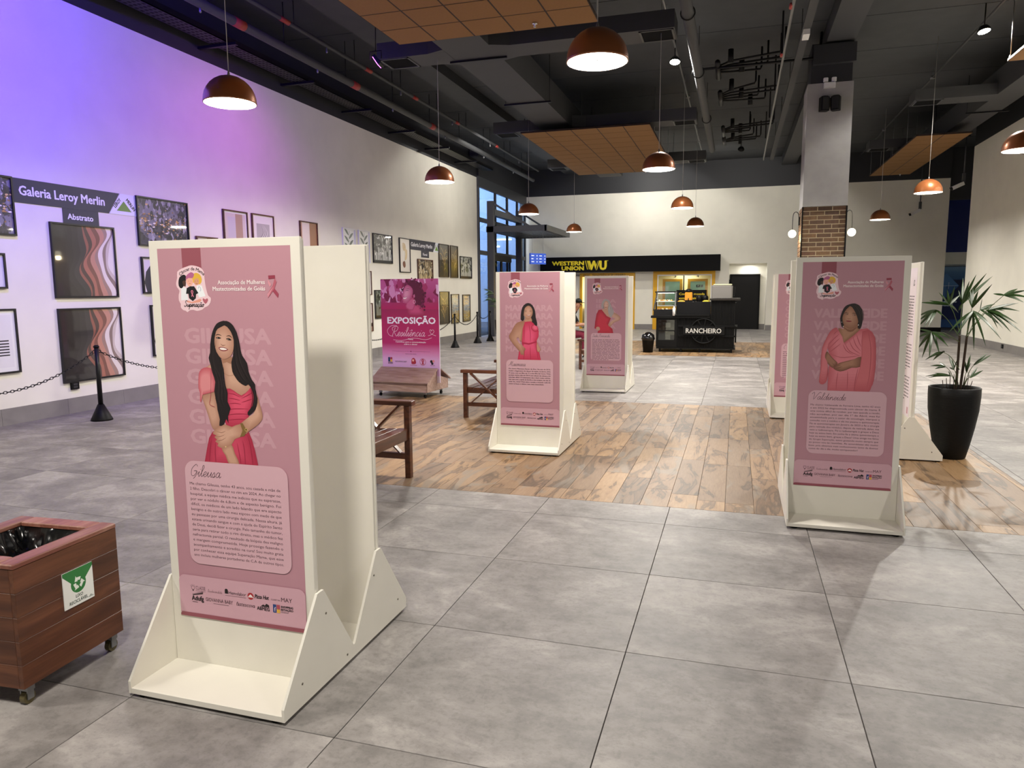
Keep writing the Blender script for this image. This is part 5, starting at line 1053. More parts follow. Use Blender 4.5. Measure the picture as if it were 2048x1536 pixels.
LEAVES = [((3.149,4.45,1.409),(3.261,4.5,1.152),[(2.914,4.51,1.428),(3.008,4.55,1.444),(3.03,4.33,1.52),(3.11,4.4,1.548),(3.152,4.33,1.571),(3.252,4.55,1.332),(3.245,4.51,1.497)]),((3.289,4.6,1.414),(3.261,4.5,1.152),[(3.267,4.66,1.538),(3.307,4.7,1.65),(3.302,4.48,1.619),(3.371,4.55,1.676),(3.432,4.48,1.686),(3.544,4.7,1.664),(3.279,4.66,1.345)]),((3.317,4.4,1.385),(3.315,4.5,1.111),[(3.309,4.46,1.538),(3.34,4.5,1.554),(3.243,4.28,1.484),(3.342,4.35,1.538),(3.423,4.28,1.589)]),((3.525,4.3,1.494),(3.317,4.5,1.128),[(3.459,4.36,1.506),(3.655,4.4,1.548),(3.659,4.18,1.537),(3.669,4.25,1.428),(3.684,4.18,1.468),(3.646,4.4,1.481)]),((3.272,4.2,1.359),(3.319,4.5,1.112),[(3.406,4.26,1.052),(3.328,4.3,1.016),(3.464,4.08,1.125),(3.083,4.15,1.171),(3.129,4.08,1.152),(3.264,4.3,1.196),(3.42,4.26,1.247),(3.235,4.3,1.252)]),((3.061,4.5,1.358),(3.264,4.5,1.111),[(2.928,4.56,1.255),(2.943,4.6,1.202),(2.977,4.38,1.21),(3.096,4.45,1.314),(2.937,4.38,1.205),(2.93,4.6,1.296)]),((2.99,4.3,1.169),(3.267,4.5,1.069),[(2.896,4.36,1.007),(2.947,4.4,0.926),(2.955,4.18,0.946),(3.052,4.25,0.974),(3.098,4.18,1.049),(3.17,4.4,1.1),(2.894,4.36,1.115),(2.901,4.4,1.191)]),((3.489,4.6,1.36),(3.319,4.5,1.103),[(3.753,4.66,1.42),(3.779,4.7,1.345),(3.702,4.48,1.239),(3.677,4.55,1.162),(3.743,4.48,1.159),(3.617,4.7,1.186),(3.647,4.66,1.313)]),((3.508,4.85,1.357),(3.32,4.5,1.087),[(3.641,4.91,1.407),(3.74,4.95,1.338),(3.669,4.73,1.185),(3.589,4.8,1.274),(3.482,4.73,1.461)]),((3.112,4.4,0.983),(3.279,4.5,0.819),[(2.987,4.46,0.905),(3.06,4.5,0.898),(2.985,4.28,0.95),(3.114,4.35,0.996)]),((3.209,4.4,0.828),(3.282,4.5,0.668),[(3.173,4.46,0.954),(3.215,4.5,0.91),(3.201,4.28,0.938),(3.16,4.35,0.849)]),((3.326,4.45,0.801),(3.318,4.5,0.669),[(3.364,4.51,0.958),(3.331,4.55,0.9),(3.323,4.33,0.904),(3.324,4.4,0.946)]),((3.393,4.5,0.864),(3.325,4.5,0.67),[(3.511,4.56,0.969),(3.553,4.6,0.95),(3.419,4.38,0.942)]),((3.33,4.35,0.763),(3.326,4.5,0.661),[(3.398,4.41,0.853),(3.454,4.45,0.821),(3.273,4.23,0.824)]),((3.155,4.45,0.847),(3.267,4.5,0.659),[(3.043,4.51,0.846),(3.121,4.55,0.882),(3.094,4.33,0.89),(3.056,4.4,0.828)]),((3.175,4.35,0.775),(3.267,4.5,0.659),[(2.988,4.41,0.759),(3.021,4.45,0.742),(3.018,4.23,0.809),(3.142,4.3,0.821)])]
# ------------------------------------------------------------------ pink exhibition banner in its wooden base
BASE = wood_mat('striped_laminate', '#9a7864', '#b8978a', '#d0b4a4', .4, (1, 12, 12), 3)
t = thing('banner_stand', 'tall magenta exhibition banner standing in a striped wooden base on casters', 'banner', (-3.37, 6.98, 0), R(-5))
BN = TR['ban']; u0 = -.475
a = Art(); a.grad(0, 0, .985, 1.44, [(0, '#cfa9dd'), (.16, '#dba9d8'), (.24, '#d681b5'), (.33, '#b72368'), (.55, '#b3205f'), (.70, '#9c2355'), (.8, '#a93a72'), (1, '#c25a96')])
ph = Art(); blobs(ph, .985, .44, ['#8d1a4c', '#d98fc0', '#e7b5da', '#a83468', '#c25a94', '#7d1744'], 75, 5, .03, .11, .7, 1.1)
o = len(a.v); a.d += 2e-5; a.v += [(x, y+1.0, z+a.d) for x, y, z in ph.v]; a.t += [tuple(i+o for i in q) for q in ph.t]; a.c += ph.c; a.d += ph.d
for k in range(5): a.rect(0, .99, .985, 1.09-.02*k, ['#a82c62', '#ad2862', '#b02461', '#b2225f', '#b3205f'][k])
g = lambda k: mm(BN[k])
soft(a, g('shoulder'), '#a02a55', '#c9507f', 4); soft(a, g('neck'), '#b03c69', '#c9608c', 2); a.poly(g('hair'), '#5e1034', 2)
r_ = random.Random(8)
for i in range(60):
    hx, hy = r_.choice(smooth(g('hair'), True, 4)); a.disc(hx+r_.uniform(-.03, .02), hy+r_.uniform(-.03, .03), r_.uniform(.008, .02), r_.choice(('#4f0c2c', '#6d163f', '#7d1d4c')), 7, keep=i > 0)
soft(a, g('face'), '#b94f7c', '#dd94b4', 5, -.002, .002); a.stroke(g('eye'), .006, '#4f0f2e', 3, True); a.stroke(g('brow'), .006, '#4f0f2e', 3, True); a.poly(g('smile'), '#f5dfe8', 1); a.stroke(g('smile')[:3], .004, '#8d2450'); a.poly(g('ear'), '#c76b94', 2); a.stroke(g('hoop')+g('hoop')[:1], .006, '#e9b8cc')
for i in range(24):
    hx, hy = r_.choice(smooth(g('hair'), True, 4)[:30]); a.ring(hx+r_.uniform(-.03, .0), hy+r_.uniform(-.02, .0), r_.uniform(.008, .014), .003, r_.choice(('#8d2a5c', '#3f0a24')), 8)
a.text('EXPOSIÇÃO', .109, .777, .097, '#f4eefb', 'l', .815, .03)
a.script('Resiliência', .17, .585, .062, '#f0c6dd', .007, .3, .57); a.stroke([(.8, .6), (.86, .62), (.9, .66), (.88, .69), (.855, .67), (.85, .69), (.83, .68), (.85, .63), (.93, .6)], .006, '#f0c6dd'); a.stroke([(.2, .53), (.35, .52), (.55, .56), (.75, .54), (.86, .57)], .006, '#f0c6dd')
a.stroke([(.2, .58), (.13, .6), (.1, .67), (.17, .74), (.27, .74)], .006, '#f0c6dd')
for s, y, w_ in (('Tema:', .532, .09), ('Caminhos para a conscientização', .49, .52), ('sobre o câncer', .457, .23)): a.text(s, .5, y, .022, '#fbeef8', 'c', w_, .015)
a.rect(.172, .357, .83, .36, '#a05a8a'); a.disc(.5, .3585, .01, '#8d2450', 10); a.text('REALIZAÇÃO:', .5, .313, .013, '#6d3a6a', 'c', .19)
a.rect(.1, .195, .135, .262, '#1c2f5e'); a.rect(.138, .23, .172, .262, '#a8334a'); a.rect(.138, .195, .172, .227, '#e0b045'); a.text('SHOPPING', .1, .178, .012, '#1d1d2a', 'l', .08, .03); a.text('ESTAÇÃO', .1, .163, .012, '#1d1d2a', 'l', .08, .03)
a.text('GIOVANNA BABY', .222, .19, .024, '#5a4a66', 'l', .205)
a.poly([(.51, .17), (.57, .17), (.585, .2), (.565, .25), (.54, .262), (.51, .24), (.505, .2)], '#a8283c', 2); a.disc(.535, .225, .018, '#e9b0a6', 12); a.rect(.48, .15, .6, .155, '#b04a6a')
a.ring(.70, .205, .05, .005, '#a8334a', 24); a.stroke([(.685, .165), (.715, .225), (.70, .24), (.685, .225), (.715, .165)], .014, '#b0283c')
a.disc(.845, .215, .022, '#1b1416', 12); a.disc(.88, .222, .018, '#e28a8a', 10); a.disc(.86, .185, .02, '#241c24', 12); a.text('Superação', .865, .152, .013, '#3a1c2c', 'c', .08)
bd = obj('board', MB().box(u0, u0+.985, -.02, .0, .2, 1.74), mat('banner_board', '#d8c8dc', .4), t); a.build('banner_print', INK, bd, '-y', (u0, -.0204, .30))
bx = MB().box(-.46, .46, -.33, -.31, .09, .235).box(-.46, .46, .31, .33, .09, .235).box(-.46, .46, -.31, .31, .09, .108)
obj('box', bx, BASE, t)
for s in (-1, 1): obj('gable', MB().prism([(-.33, .09), (.33, .09), (.33, .23), (.06, .39), (-.05, .39), (-.33, .23)], 'x', min(s*.44, s*.4605), max(s*.44, s*.4605)), BASE, t) if s < 0 else obj('gable', MB().prism([(-.33, .09), (.33, .09), (.33, .23), (.06, .3), (.02, .3), (-.03, .39), (-.05, .39), (-.33, .23)], 'x', .44, .4605), BASE, t)
obj('front_lid', MB().prism([(-.37, .222), (-.045, .402), (-.045, .418), (-.37, .238)], 'x', -.49, .49), BASE, t)
obj('rear_lid', MB().prism([(.37, .222), (.06, .39), (.06, .406), (.37, .238)], 'x', -.49, .49), BASE, t)
for x in (-.38, .38):
    for y in (-.25, .25):
        c_ = obj('caster', MB().box(x-.02, x+.02, y-.015, y+.015, .05, .0895), STEEL, t); obj('wheel', MB().tube([(x-.012, y, .025), (x+.012, y, .025)], .025, 12, False), BLACK, c_)

# ------------------------------------------------------------------ potted palms
LEAFM = mat('palm_leaf', '#2f4a1f', .35, var=.35, scale=9); STEM = mat('palm_stem', '#3a2a1e', .8, var=.3, scale=30); PETI = mat('petiole', '#4d5f2e', .5)
def blade(p, q, wd, sag):
    """one long leaflet, folded along its midrib"""
    p = Vector(p); q = Vector(q); n = 7; mb = MB(); L = (q-p).length; vs = []
    for i in range(n+1):
        s = i/n; c = p.lerp(q, s)+Vector((0, 0, sag*L*math.sin(math.pi*s)*.5)); d = (q-p).normalized(); sd = d.cross(Vector((.2, -.9, .5))).normalized()
        h = wd*(.25+.75*math.sin(math.pi*min(1, .12+s*.95)))*(1 if s < .98 else .25)
        vs += [c+sd*h, c+Vector((0, -.004, -.004))*(1 if 0 < i < n else 0), c-sd*h]
    fs = []
    for i in range(n):
        for j in (0, 1): fs.append((3*i+j, 3*i+j+1, 3*i+j+4, 3*i+j+3))
    return mb.add(vs, fs, True)
POT = mat('black_pot', '#0b0b0c', .5, spec=.25, bump=.25, scale=14, stretch=(1, 1, 12))
def pot(t):
    pr = [(.118, 0), (.126, .012), (.15, .12), (.18, .28), (.205, .45), (.212, .58), (.212, .655), (.206, .66), (.196, .655), (.196, .60)]
    obj('pot', MB().lathe(pr, 40, caps=False).lathe([(.118, .001), (0, .001)], 40, caps=False), POT, t)
    s = obj('soil', MB().lathe([(.197, .598), (.1, .612), (0, .618)], 24, caps=False), mat('soil', '#2a1d16', .95, bump=1, scale=40), t)
t = thing('potted_palm', 'lady palm in a tall tapered black pot at right', 'plant', (3.252, 4.5, 0)); pot(t); c0 = Vector(t.location)
for x0, x1 in ((3.262, 3.262), (3.295, 3.32)):
    obj('trunk', MB().tube(smooth([Vector((x0, 4.5, .60))-c0, Vector((x0*.5+x1*.5+.004, 4.51, .86))-c0, Vector((x1, 4.5, 1.13))-c0], False, 4), .012, 10, True, .010), STEM, t)
for k in range(9): obj('thin_stem', MB().tube([(-.09+.025*k, -.03+.01*(k % 3), .6), (-.11+.03*k, -.03, .72+.02*(k % 4))], .003, 6), STEM, t)
for c, s, tips in LEAVES:
    c = Vector(c)-c0; s = Vector(s)-c0; big = c.z > 1.0
    lf = obj('palm_leaf', MB().tube(smooth([s, s.lerp(c, .55)+Vector((0, 0, .03)), c], False, 4), .0035, 6, True, .0022), PETI, t)
    for q in tips:
        q = Vector(q)-c0; L = (q-c).length
        obj('leaflet', blade(c, q, .0125 if big else .010, .12 if q.z < c.z else .03), LEAFM, lf)
t = thing('potted_palm', 'dark palm in a black pot by the glazed entrance, far left', 'plant', (-5.6, 18.35, 0)); pot(t); r_ = random.Random(12)
for k in range(3): obj('trunk', MB().tube([(-.04+.04*k, 0, .6), (-.06+.06*k, .02, 1.25)], .012, 8), STEM, t)
for k in range(13):
    an = R(360*k/13+r_.uniform(-12, 12)); h_ = r_.uniform(1.0, 1.65); rr = r_.uniform(.18, .42); c = Vector((rr*math.cos(an), rr*math.sin(an), h_))
    lf = obj('palm_leaf', MB().tube(smooth([(0, 0, 1.0), (c.x*.5, c.y*.5, h_*.9), c], False, 3), .004, 5), PETI, t); bl = MB()
    for j in range(7):
        e = Vector((math.cos(an+R(-66+22*j)), math.sin(an+R(-66+22*j)), r_.uniform(-.5, .35))).normalized(); b_ = blade(c, c+e*r_.uniform(.22, .34), .013, .12); bl.add(b_.v, b_.f, True)
    tag(obj('leaflets', bl, LEAFM, lf), kind='stuff')

# ------------------------------------------------------------------ black snack kiosk
KB = mat('kiosk_black', '#0a0a0a', .5, spec=.2); KW = wood_mat('kiosk_black_wood', '#060606', '#0a0a0a', '#0e0e0e', .5, (9, 9, 1), 3, .15); KT = wood_mat('dark_counter', '#12100d', '#1c1712', '#251e17', .35, (1, 9, 9), 3)
t = thing('snack_kiosk', 'long black wooden snack kiosk with wagon wheel and white lettering', 'kiosk', (.33, 15.45, 0))
def K(x): return x-.33
obj('body', MB().box(K(-.56), K(1.29), .03, 1.2, .1, .84), KB, t)
for i in range(38):
    x = K(-.055)+.0355*i
    if x+.033 < K(1.3): obj('front_slat', MB().bevbox(x, x+.032, 0, .03, .12, .845 if x < K(.72) else 1.28, .002), KW, t)
obj('right_block', MB().box(K(.72), K(1.29), .031, 1.2, .845, 1.28), KB, t); obj('right_top', MB().bevbox(K(.69), K(1.41), -.06, 1.3, 1.281, 1.325, .004), KT, t)
obj('counter', MB().bevbox(K(-.72), K(.715), -.05, 1.25, .848, .905, .004), KB, t); obj('base_rail', MB().box(K(-.58), K(1.32), -.03, 1.22, .085, .115), KB, t)
obj('upper_panel', MB().bevbox(K(-.1), K(.715), .1, .15, .906, 1.25, .004), mat('kiosk_panel', '#0d0d0f', .5, spec=.2), t)
obj('front_shelf', MB().box(K(-.13), K(.7), -.08, .1, .906, .935), KB, t)
n_ = obj('cabinet_front', MB().box(K(-.59), K(-.08), 0, .03, .12, .3).box(K(-.59), K(-.53), 0, .03, .3, .846).box(K(-.14), K(-.08), 0, .03, .3, .846).box(K(-.53), K(-.14), 0, .03, .8, .846).box(K(-.53), K(-.14), .005, .03, .52, .545), KB, t)
obj('cabinet_pane', MB().box(K(-.53), K(-.14), .012, .016, .3, .8), SHOWGLASS, n_)
for z in (.58, .28): obj('cup', MB().lathe([(.05, 0), (.06, .13), (.055, .13), (.05, .01)], 12, (K(-.26), .02-.0, z)) if False else MB().lathe([(.04, .52 if z > .5 else .302), (.05, .66 if z > .5 else .44)], 12, (K(-.3), -.055+.0, 0)) if False else MB().box(K(-.36), K(-.24), .018, .029, z+.03, z+.15), mat('dull_cup', '#55524c', .5), n_)
for zz in (.41, .65): obj('cross_rail', MB().bevbox(K(-.05), K(1.31), -.03, -.001, zz-.02, zz+.02, .003), KW, t)
wh = obj('wagon_wheel', MB().tube([(K(.565)+.3*math.cos(a_), -.03, .53+.3*math.sin(a_)) for a_ in [2*math.pi*i/36 for i in range(37)]], .024, 8), KW, t)
for i in range(10): a_ = 2*math.pi*i/10+.16; obj('spoke', MB().bar((K(.565)+.04*math.cos(a_), -.035, .53+.04*math.sin(a_)), (K(.565)+.29*math.cos(a_), -.035, .53+.29*math.sin(a_)), .03, .03, (0, 1, 0)), KW, wh)
sb = obj('name_board', MB().bevbox(K(.07), K(1.06), -.075, -.055, .44, .635, .004), KB, t)
a = Art(); a.text('RANCHEIRO', .495, .045, .12, '#b9b7b1', 'c', .84, .014); a.build('lettering', INK, sb, '-y', (K(.07), -.0755, .44))
for x in (-.52, .0, .45, 1.2): obj('foot', MB().box(K(x), K(x)+.05, .05, .1, 0, .085), KB, t)
obj('side_rail', MB().box(K(1.3), K(1.36), .1, 1.1, .6, .64).box(K(1.3), K(1.34), .1, .16, .25, .6), KB, t)
d_ = thing('display_case', 'slanted black-framed glass pastry case on the left end of the kiosk', 'display case', (-.37, 15.5, .905))
fr = MB(); X0, X1 = -.29, .23
for x in (X0, X1):
    fr.bar((x, -.02, .13), (x+.06 if x < 0 else x-.0, .22, .58), .03, .03, (1, 0, 0)); fr.bar((x, .6, .02), (x, .6, .58), .03, .03, (1, 0, 0))
fr.box(X0, X1, -.04, .62, 0, .12).bar((X0, -.02, .14), (X1, -.02, .14), .03, .03).bar((X0+.06, .22, .58), (X1, .22, .58), .03, .03).box(X0, X1, .22, .62, .57, .6)
obj('frame', fr, BLACKM, d_); obj('front_glass', MB().add([(X0+.01, -.02, .14), (X1-.01, -.02, .14), (X1-.01, .22, .57), (X0+.06, .22, .57)], [(0, 1, 2, 3)]), SHOWGLASS, d_)
for z in (.13, .34): obj('shelf', MB().box(X0+.02, X1-.02, .05 if z < .2 else .14, .58, z, z+.012), mat('shelf_white', '#d9d6cc', .4), d_)
obj('case_lamp', MB().box(X0+.05, X1-.05, .3, .34, .55, .565), mat('case_lamp', '#ffffff', .5, emit='#fff2d2', stren=5), d_)
light('case_light', 'AREA', (0, .35, .53), 3, (1, .93, .8), (0, .3, 0), .3, parent=d_)
r_ = random.Random(2); PC = ['#c98f4a', '#b0743a', '#d8c49a', '#8d5a30', '#e6dcc2']
ORD = ['first', 'second', 'third', 'fourth', 'fifth', 'sixth', 'seventh', 'eighth', 'ninth']
for i in range(16):
    lo = i < 9; x = -.55+.05*(i if lo else i-9)*1.0; y = 15.6+.1*(i % 2)+(.08 if not lo else 0); z = .905+(.143 if lo else .353)
    o = tag(obj('pastry', MB().ball((0, 0, .02), .026, 8, (1.1, 1, .75)), mat('pastry_%d' % (i % 5), PC[i % 5], .6), None, (x, y, z)), ORD[i if lo else i-9]+' small pastry from the left on the '+('lower' if lo else 'upper')+' shelf of the kiosk case', 'pastry', 'pastries in the kiosk case, '+('lower' if lo else 'upper')+' shelf')
t = thing('juice_dispenser', 'amber juice dispenser with black lid on the kiosk counter', 'drink dispenser', (.17, 15.75, .906)); obj('tank', MB().bevbox(-.09, .09, -.09, .09, .38, .58, .02), mat('amber_juice', '#c8862a', .2), t); obj('lid', MB().lathe([(.1, .585), (.08, .63), (.03, .66)], 14), BLACK, t); obj('stand', MB().box(-.1, .1, -.1, .12, 0, .375), BLACK, t); obj('tap', MB().tube([(0, -.095, .42), (0, -.14, .41), (0, -.14, .37)], .012, 6), BLACK, t)
for x, lb in ((.42, 'black round blender lid left of the pair on the kiosk'), (.57, 'black round blender lid right of the pair on the kiosk')):
    t = thing('blender_jar', lb, 'blender', (x, 15.8, .906), 0, 'dark blender jars on the kiosk'); obj('jar', MB().lathe([(.05, .2), (.075, .42), (.07, .47), (.03, .5)], 16), BLACK, t); obj('motor_base', MB().lathe([(.08, 0), (.07, .18), (.05, .2)], 16), KB, t)
for x, lb, c in ((.0, 'yellow-labelled snack bag at the left on the kiosk', '#d9a53a'), (.6, 'yellow-labelled snack bag at the right on the kiosk', '#d9c03a')): o = tag(obj('snack_bag', MB().bevbox(-.09, .09, -.04, .04, 0, .38, .03), mat('bag_'+c, c, .4), None, (x, 15.66+.0, .906)), lb, 'snack')
t = thing('sanitizer_bottle', 'white sanitizer bottle on the kiosk shelf beside the pastry case', 'bottle', (-.135-.02, 15.405, .905)); obj('bottle', MB().lathe([(.035, 0), (.035, .18), (.015, .21), (.012, .235)], 14), mat('white_plastic', '#e4e4e2', .4), t); obj('pump', MB().tube([(0, 0, .235), (0, 0, .27), (-.04, 0, .27)], .007, 6), BLACK, t)
t = thing('grey_machine', 'silver-grey covered machine on the right top of the kiosk', 'machine', (.97, 15.75, 1.325)); obj('case', MB().bevbox(-.25, .25, -.2, .25, .01, .33, .03), mat('silver_cover', '#75726e', .45, .2, bump=.4, scale=3), t); obj('pale_top', MB().bevbox(-.2, .23, -.19, .2, .331, .35, .005), mat('machine_top', '#e9e6b0', .4), t); obj('side_handle', MB().tube([(.26, -.15, .05), (.3, -.15, .05), (.3, -.15, .28), (.26, -.15, .28)], .012, 6), BLACK, t)  # top is a pale yellow plate on the grey case
t = thing('trash_bin', 'small black bin with a bulging black bag left of the kiosk', 'waste bin', (-.76, 15.25, 0)); obj('bin', MB().lathe([(.12, 0), (.15, .32), (.155, .33)], 20).lathe([(.12, .002), (0, .002)], 20), BLACK, t)
bg = MB().ball((0, 0, .36), .165, 18, (1, 1, .9)); bg.v = [(x*(1+.06*math.sin(14*y+9*z*7)), y*(1+.06*math.sin(17*x+40*z)), z) for x, y, z in bg.v]; bg.v = [v for v in bg.v]; obj('black_bag', bg, BAG, t)

# ------------------------------------------------------------------ money-transfer shop in the back wall
INNER = mat('shop_inside', '#efe6c8', .7); t = thing('shop_sign', 'long black shop fascia with yellow lettering along the back wall', 'sign', (-2.77, 25.4, 2.235))
obj('board', MB().bevbox(-3.47, 3.47, 0, .34, 0, .6, .004), mat('sign_black', '#060608', .5, spec=.15), t)
a = Art(); q = lambda x: x+6.24
a.text('WESTERN', q(-4.47), .285, .155, '#f0da1c', 'r', 1.27, .05); a.text('UNION', q(-4.47), .09, .155, '#f0da1c', 'r', .88, .05)
for k in range(2): a.poly([(q(-4.42+.075*k), .45), (q(-4.39+.075*k), .45), (q(-4.30+.075*k), .11), (q(-4.33+.075*k), .11)], '#f0da1c')
a.text('WU', q(-4.28), .1, .35, '#f0da1c', 'l', .70, .04); a.poly([(q(-3.90), .46), (q(-3.86), .46), (q(-3.96), .1), (q(-4.0), .1)], '#0a0a0d'); a.text('™', q(-3.57), .40, .05, '#f0da1c', 'l', .07)
a.build('lettering', INK, t, '-y', (-3.47, -.0005, 0))
def shopfront(x0, x1, label, parts):
    t = thing('exchange_booth', label, 'shop booth', ((x0+x1)/2, 25.75, 0)); h = (x1-x0)/2; parts(t, h); return t
def left_front(t, h):
    obj('frame', MB().box(-h, h, 0, .1, 2.06, 2.2).box(-h, -h+.1, 0, .1, 0, 2.06).box(h-.12, h, 0, .1, 0, 2.06).box(-.08, .02, 0, .1, 0, 2.06), YEL, t)
    a = Art(); a.text('CÂMBIO - PAGO - TRANSFERÊNCIA DE DINHEIRO', 2*h-.38, .03, .075, '#2a2410', 'r', 1.75+.35, .012); a.build('lettering', INK, t, '-y', (-h, -.0006, 2.06))
    obj('rear_wall', MB().box(-h, h, 1.6, 1.65, 0, 2.2).box(-h, -h+.03, .26, 1.6, 0, 2.2).box(h-.03, h, .26, 1.6, 0, 2.2).box(-h, h, .26, 1.6, 2.2, 2.25), INNER, t)
    p = obj('poster', MB().box(-.35, .25, 1.57, 1.6, .9, 2.0), mat('yellow_poster', '#f2c31a', .4), t); b = Art(); b.bars(.08, .1, .5, .5, 3, '#3a3412', 4); b.build('poster_print', INK, p, '-y', (-.35, 1.569, .9))
    obj('desk', MB().box(-h+.15, h-.2, .4, .9, 0, .95), mat('grey_desk', '#8f8c86', .5), t)
    light('shop_light', 'AREA', (0, .8, 2.15), 38, (1, .9, .55), (0, .8, 0), 1.0, parent=t)
def right_front(t, h):
    obj('frame', MB().box(-h, h, 0, .1, 2.11, 2.27).box(-h, -h+.16, 0, .1, 0, 2.11).box(h-.12, h, 0, .1, 0, 2.11).box(-h+.16, h-.12, 0, .1, 0, .9), YEL, t)
    w_ = obj('window_frame', MB().box(-h+.16, -h+.2, -.01, .08, .9, 2.11).box(h-.16, h-.12, -.01, .08, .9, 2.11).box(-h+.2, h-.16, -.01, .08, 2.07, 2.11).box(-h+.2, h-.16, -.01, .08, .9, .94), mat('white_frame', '#e6e6e4', .4), t)
    obj('mullion', MB().box(-.02, .02, 0, .08, .94, 2.07), BLACKM, w_)
    for s in (-1, 1): obj('pane', MB().box(min(s*.021, s*(h-.21 if s < 0 else h-.17)), max(s*.021, s*(h-.21 if s < 0 else h-.17)), .035, .04, .945, 2.065), SHOWGLASS, w_)
    obj('rear_wall', MB().box(-h, h, 1.3, 1.35, 0, 2.3).box(-h, -h+.03, .26, 1.3, 0, 2.3).box(h-.03, h, .26, 1.3, 0, 2.3).box(-h, h, .26, 1.3, 2.28, 2.3), mat('booth_wall', '#c9bd97', .7), t)
    for k, x in enumerate((-.46, .5)):
        bt = obj('booth_frame', MB().box(x-.38, x-.28, .5, .55, .9, 1.95).box(x+.28, x+.38, .5, .55, .9, 1.95).box(x-.28, x+.28, .5, .55, 1.85, 1.95), YEL, t)
        obj('booth_pane', MB().box(x-.28, x+.28, .52, .525, .9, 1.85), mat('green_pane', '#a9d8c8', .3), bt)
        a = Art(); a.text('34'[k], x+(.13 if k == 0 else .02), 2.0, .1, '#1d1b14', 'c', .08, .02); a.build('number', INK, t, '-y', (0, .034, 0))
    a = Art(); a.rect(.24, 1.62, .4, 1.72, '#18221e'); a.rect(.42, 1.62, .5, 1.72, '#18221e'); a.poly([(.28, 1.64), (.34, 1.7), (.3, 1.7)], '#cfe6dc'); a.build('window_sticker', INK, t, '-y', (.2, .519, 0))
    p = obj('counter_board', MB().box(-.26, h-.3, -.03, -.012, .95, 1.52), BLACK, t)
    b = Art(); b.text('Compre moeda', .1, .38, .09, '#f0d21c', 'l', .95, .015); b.text('estrangeira c', .1, .22, .09, '#f0d21c', 'l', .85, .015); b.text('mais fácil', .1, .06, .09, '#f4f2e6', 'l', .7, .015); b.build('board_lettering', INK, p, '-y', (-.26, -.0305, .95))
    light('booth_light', 'AREA', (0, .75, 2.2), 22, (1, .93, .75), (0, .75, 0), .9, parent=t)
shopfront(-4.7, -2.5, 'yellow-framed lit shop opening at left under the black fascia', left_front)
shopfront(-1.8, .52, 'yellow-framed counter window with booths behind the kiosk', right_front)
# blue advertising tower beyond the end of the right wall
t = thing('blue_advert', 'tall blue advertising panel at the far right behind the potted palm', 'advert', (9.2, 28.6, 0))
obj('panel', MB().bevbox(-.75, .75, 0, .2, .02, 2.35, .02), mat('advert_blue', '#14235c', .4), t)
a = Art(); a.grad(0, 0, 1.5, 2.3, [(0, '#3f72b4'), (.12, '#3a66ac'), (.14, '#1a2c6c'), (.78, '#121d4c'), (.80, '#3f6a9c'), (.9, '#5a86b4'), (1, '#8fb4d4')])
a.poly([(.5, 1.1), (.95, 1.58), (.5, 2.06), (.05, 1.58)], '#5b8cc4'); a.poly([(.5, 1.1), (.95, 1.58), (.5, 1.58)], '#3f6cac')
for k in range(3): a.stroke([(.16+.22*k, 1.46-.0+.12*k*0), (.16+.22*k, 1.72)], .012, '#dce8f4', 0)
a.stroke([(.1, 1.58), (.9, 1.58)], .012, '#dce8f4', 0); a.text('star', .05, .82, .28, '#dfe8f6', 'l', .85, .03)
a.build('advert_print', INK, t, '-y', (-.75, -.0005, .03))
t = thing('blue_fascia', 'deep blue wall panel high beyond the right end of the back wall', 'wall panel', (9.2, 27.9, 2.85)); obj('panel', MB().box(-.95, .76, 0, .1, 0, 1.95), mat('deep_blue', '#12246e', .5), t); obj('white_band', MB().box(-.95, .76, 0, .1, -.45, -.01), WHITE, t)
for x in (8.4, 9.6): obj('support', MB().box(x-9.2-.04, x-9.2+.04, .02, .08, 1.96, 3.4), FASCIA, t)
# ------------------------------------------------------------------ seated person, folding chair and table behind the stands
CH = mat('dark_chair', '#16120f', .45)
t = thing('folding_chair', 'dark slatted chair under the seated person in the black cap', 'chair', (-2.53, 13.6, 0))
for x in (-.2, .2):
    for y in (-.2, .2): obj('leg', MB().box(x-.02, x+.02, y-.02, y+.02, 0, .43 if x > 0 else .9), CH, t)
obj('seat', MB().bevbox(-.22, .22, -.22, .22, .431, .455, .004), CH, t)
for k in range(4): obj('back_slat', MB().box(-.215, -.2-.0, -.17+.1*k, -.13+.1*k, .5, .85), CH, t)
obj('back_rail', MB().box(-.215, -.19, -.179, .179, .851, .9), CH, t); obj('low_rail', MB().box(.19, .21, -.179, .179, .2, .24), CH, t)
t = thing('folding_table', 'small dark slatted table in front of the seated person', 'table', (-1.8, 13.75, 0))
for k in range(6): obj('slat', MB().box(-.3, .3, -.3+.1*k, -.21+.1*k, .70, .72), CH, t)
obj('leg', MB().bar((-.27, -.2, 0), (.27, -.2, .699), .03, .03, (0, 1, 0)), CH, t); obj('leg', MB().bar((.27, .2, 0), (-.27, .2, .699), .03, .03, (0, 1, 0)), CH, t)
def skin(name, verts, edges, radii, m, parent, root=0, sub=1):
    me = bpy.data.meshes.new(name); me.from_pydata(verts, edges, []); o = link(name, me, m, parent)
    s = o.modifiers.new('skin', 'SKIN'); s.use_smooth_shade = True
    for i, v in enumerate(me.skin_vertices[0].data): v.radius = radii[i]; v.use_root = (i == root)
    u = o.modifiers.new('smooth', 'SUBSURF'); u.levels = sub; u.render_levels = sub
    bpy.context.view_layer.update(); dg = bpy.context.evaluated_depsgraph_get()
    me2 = bpy.data.meshes.new_from_object(o.evaluated_get(dg)); o.modifiers.clear(); o.data = me2; bpy.data.meshes.remove(me)
    if not me2.materials: me2.materials.append(m)
    for p in me2.polygons: p.use_smooth = True
    return o
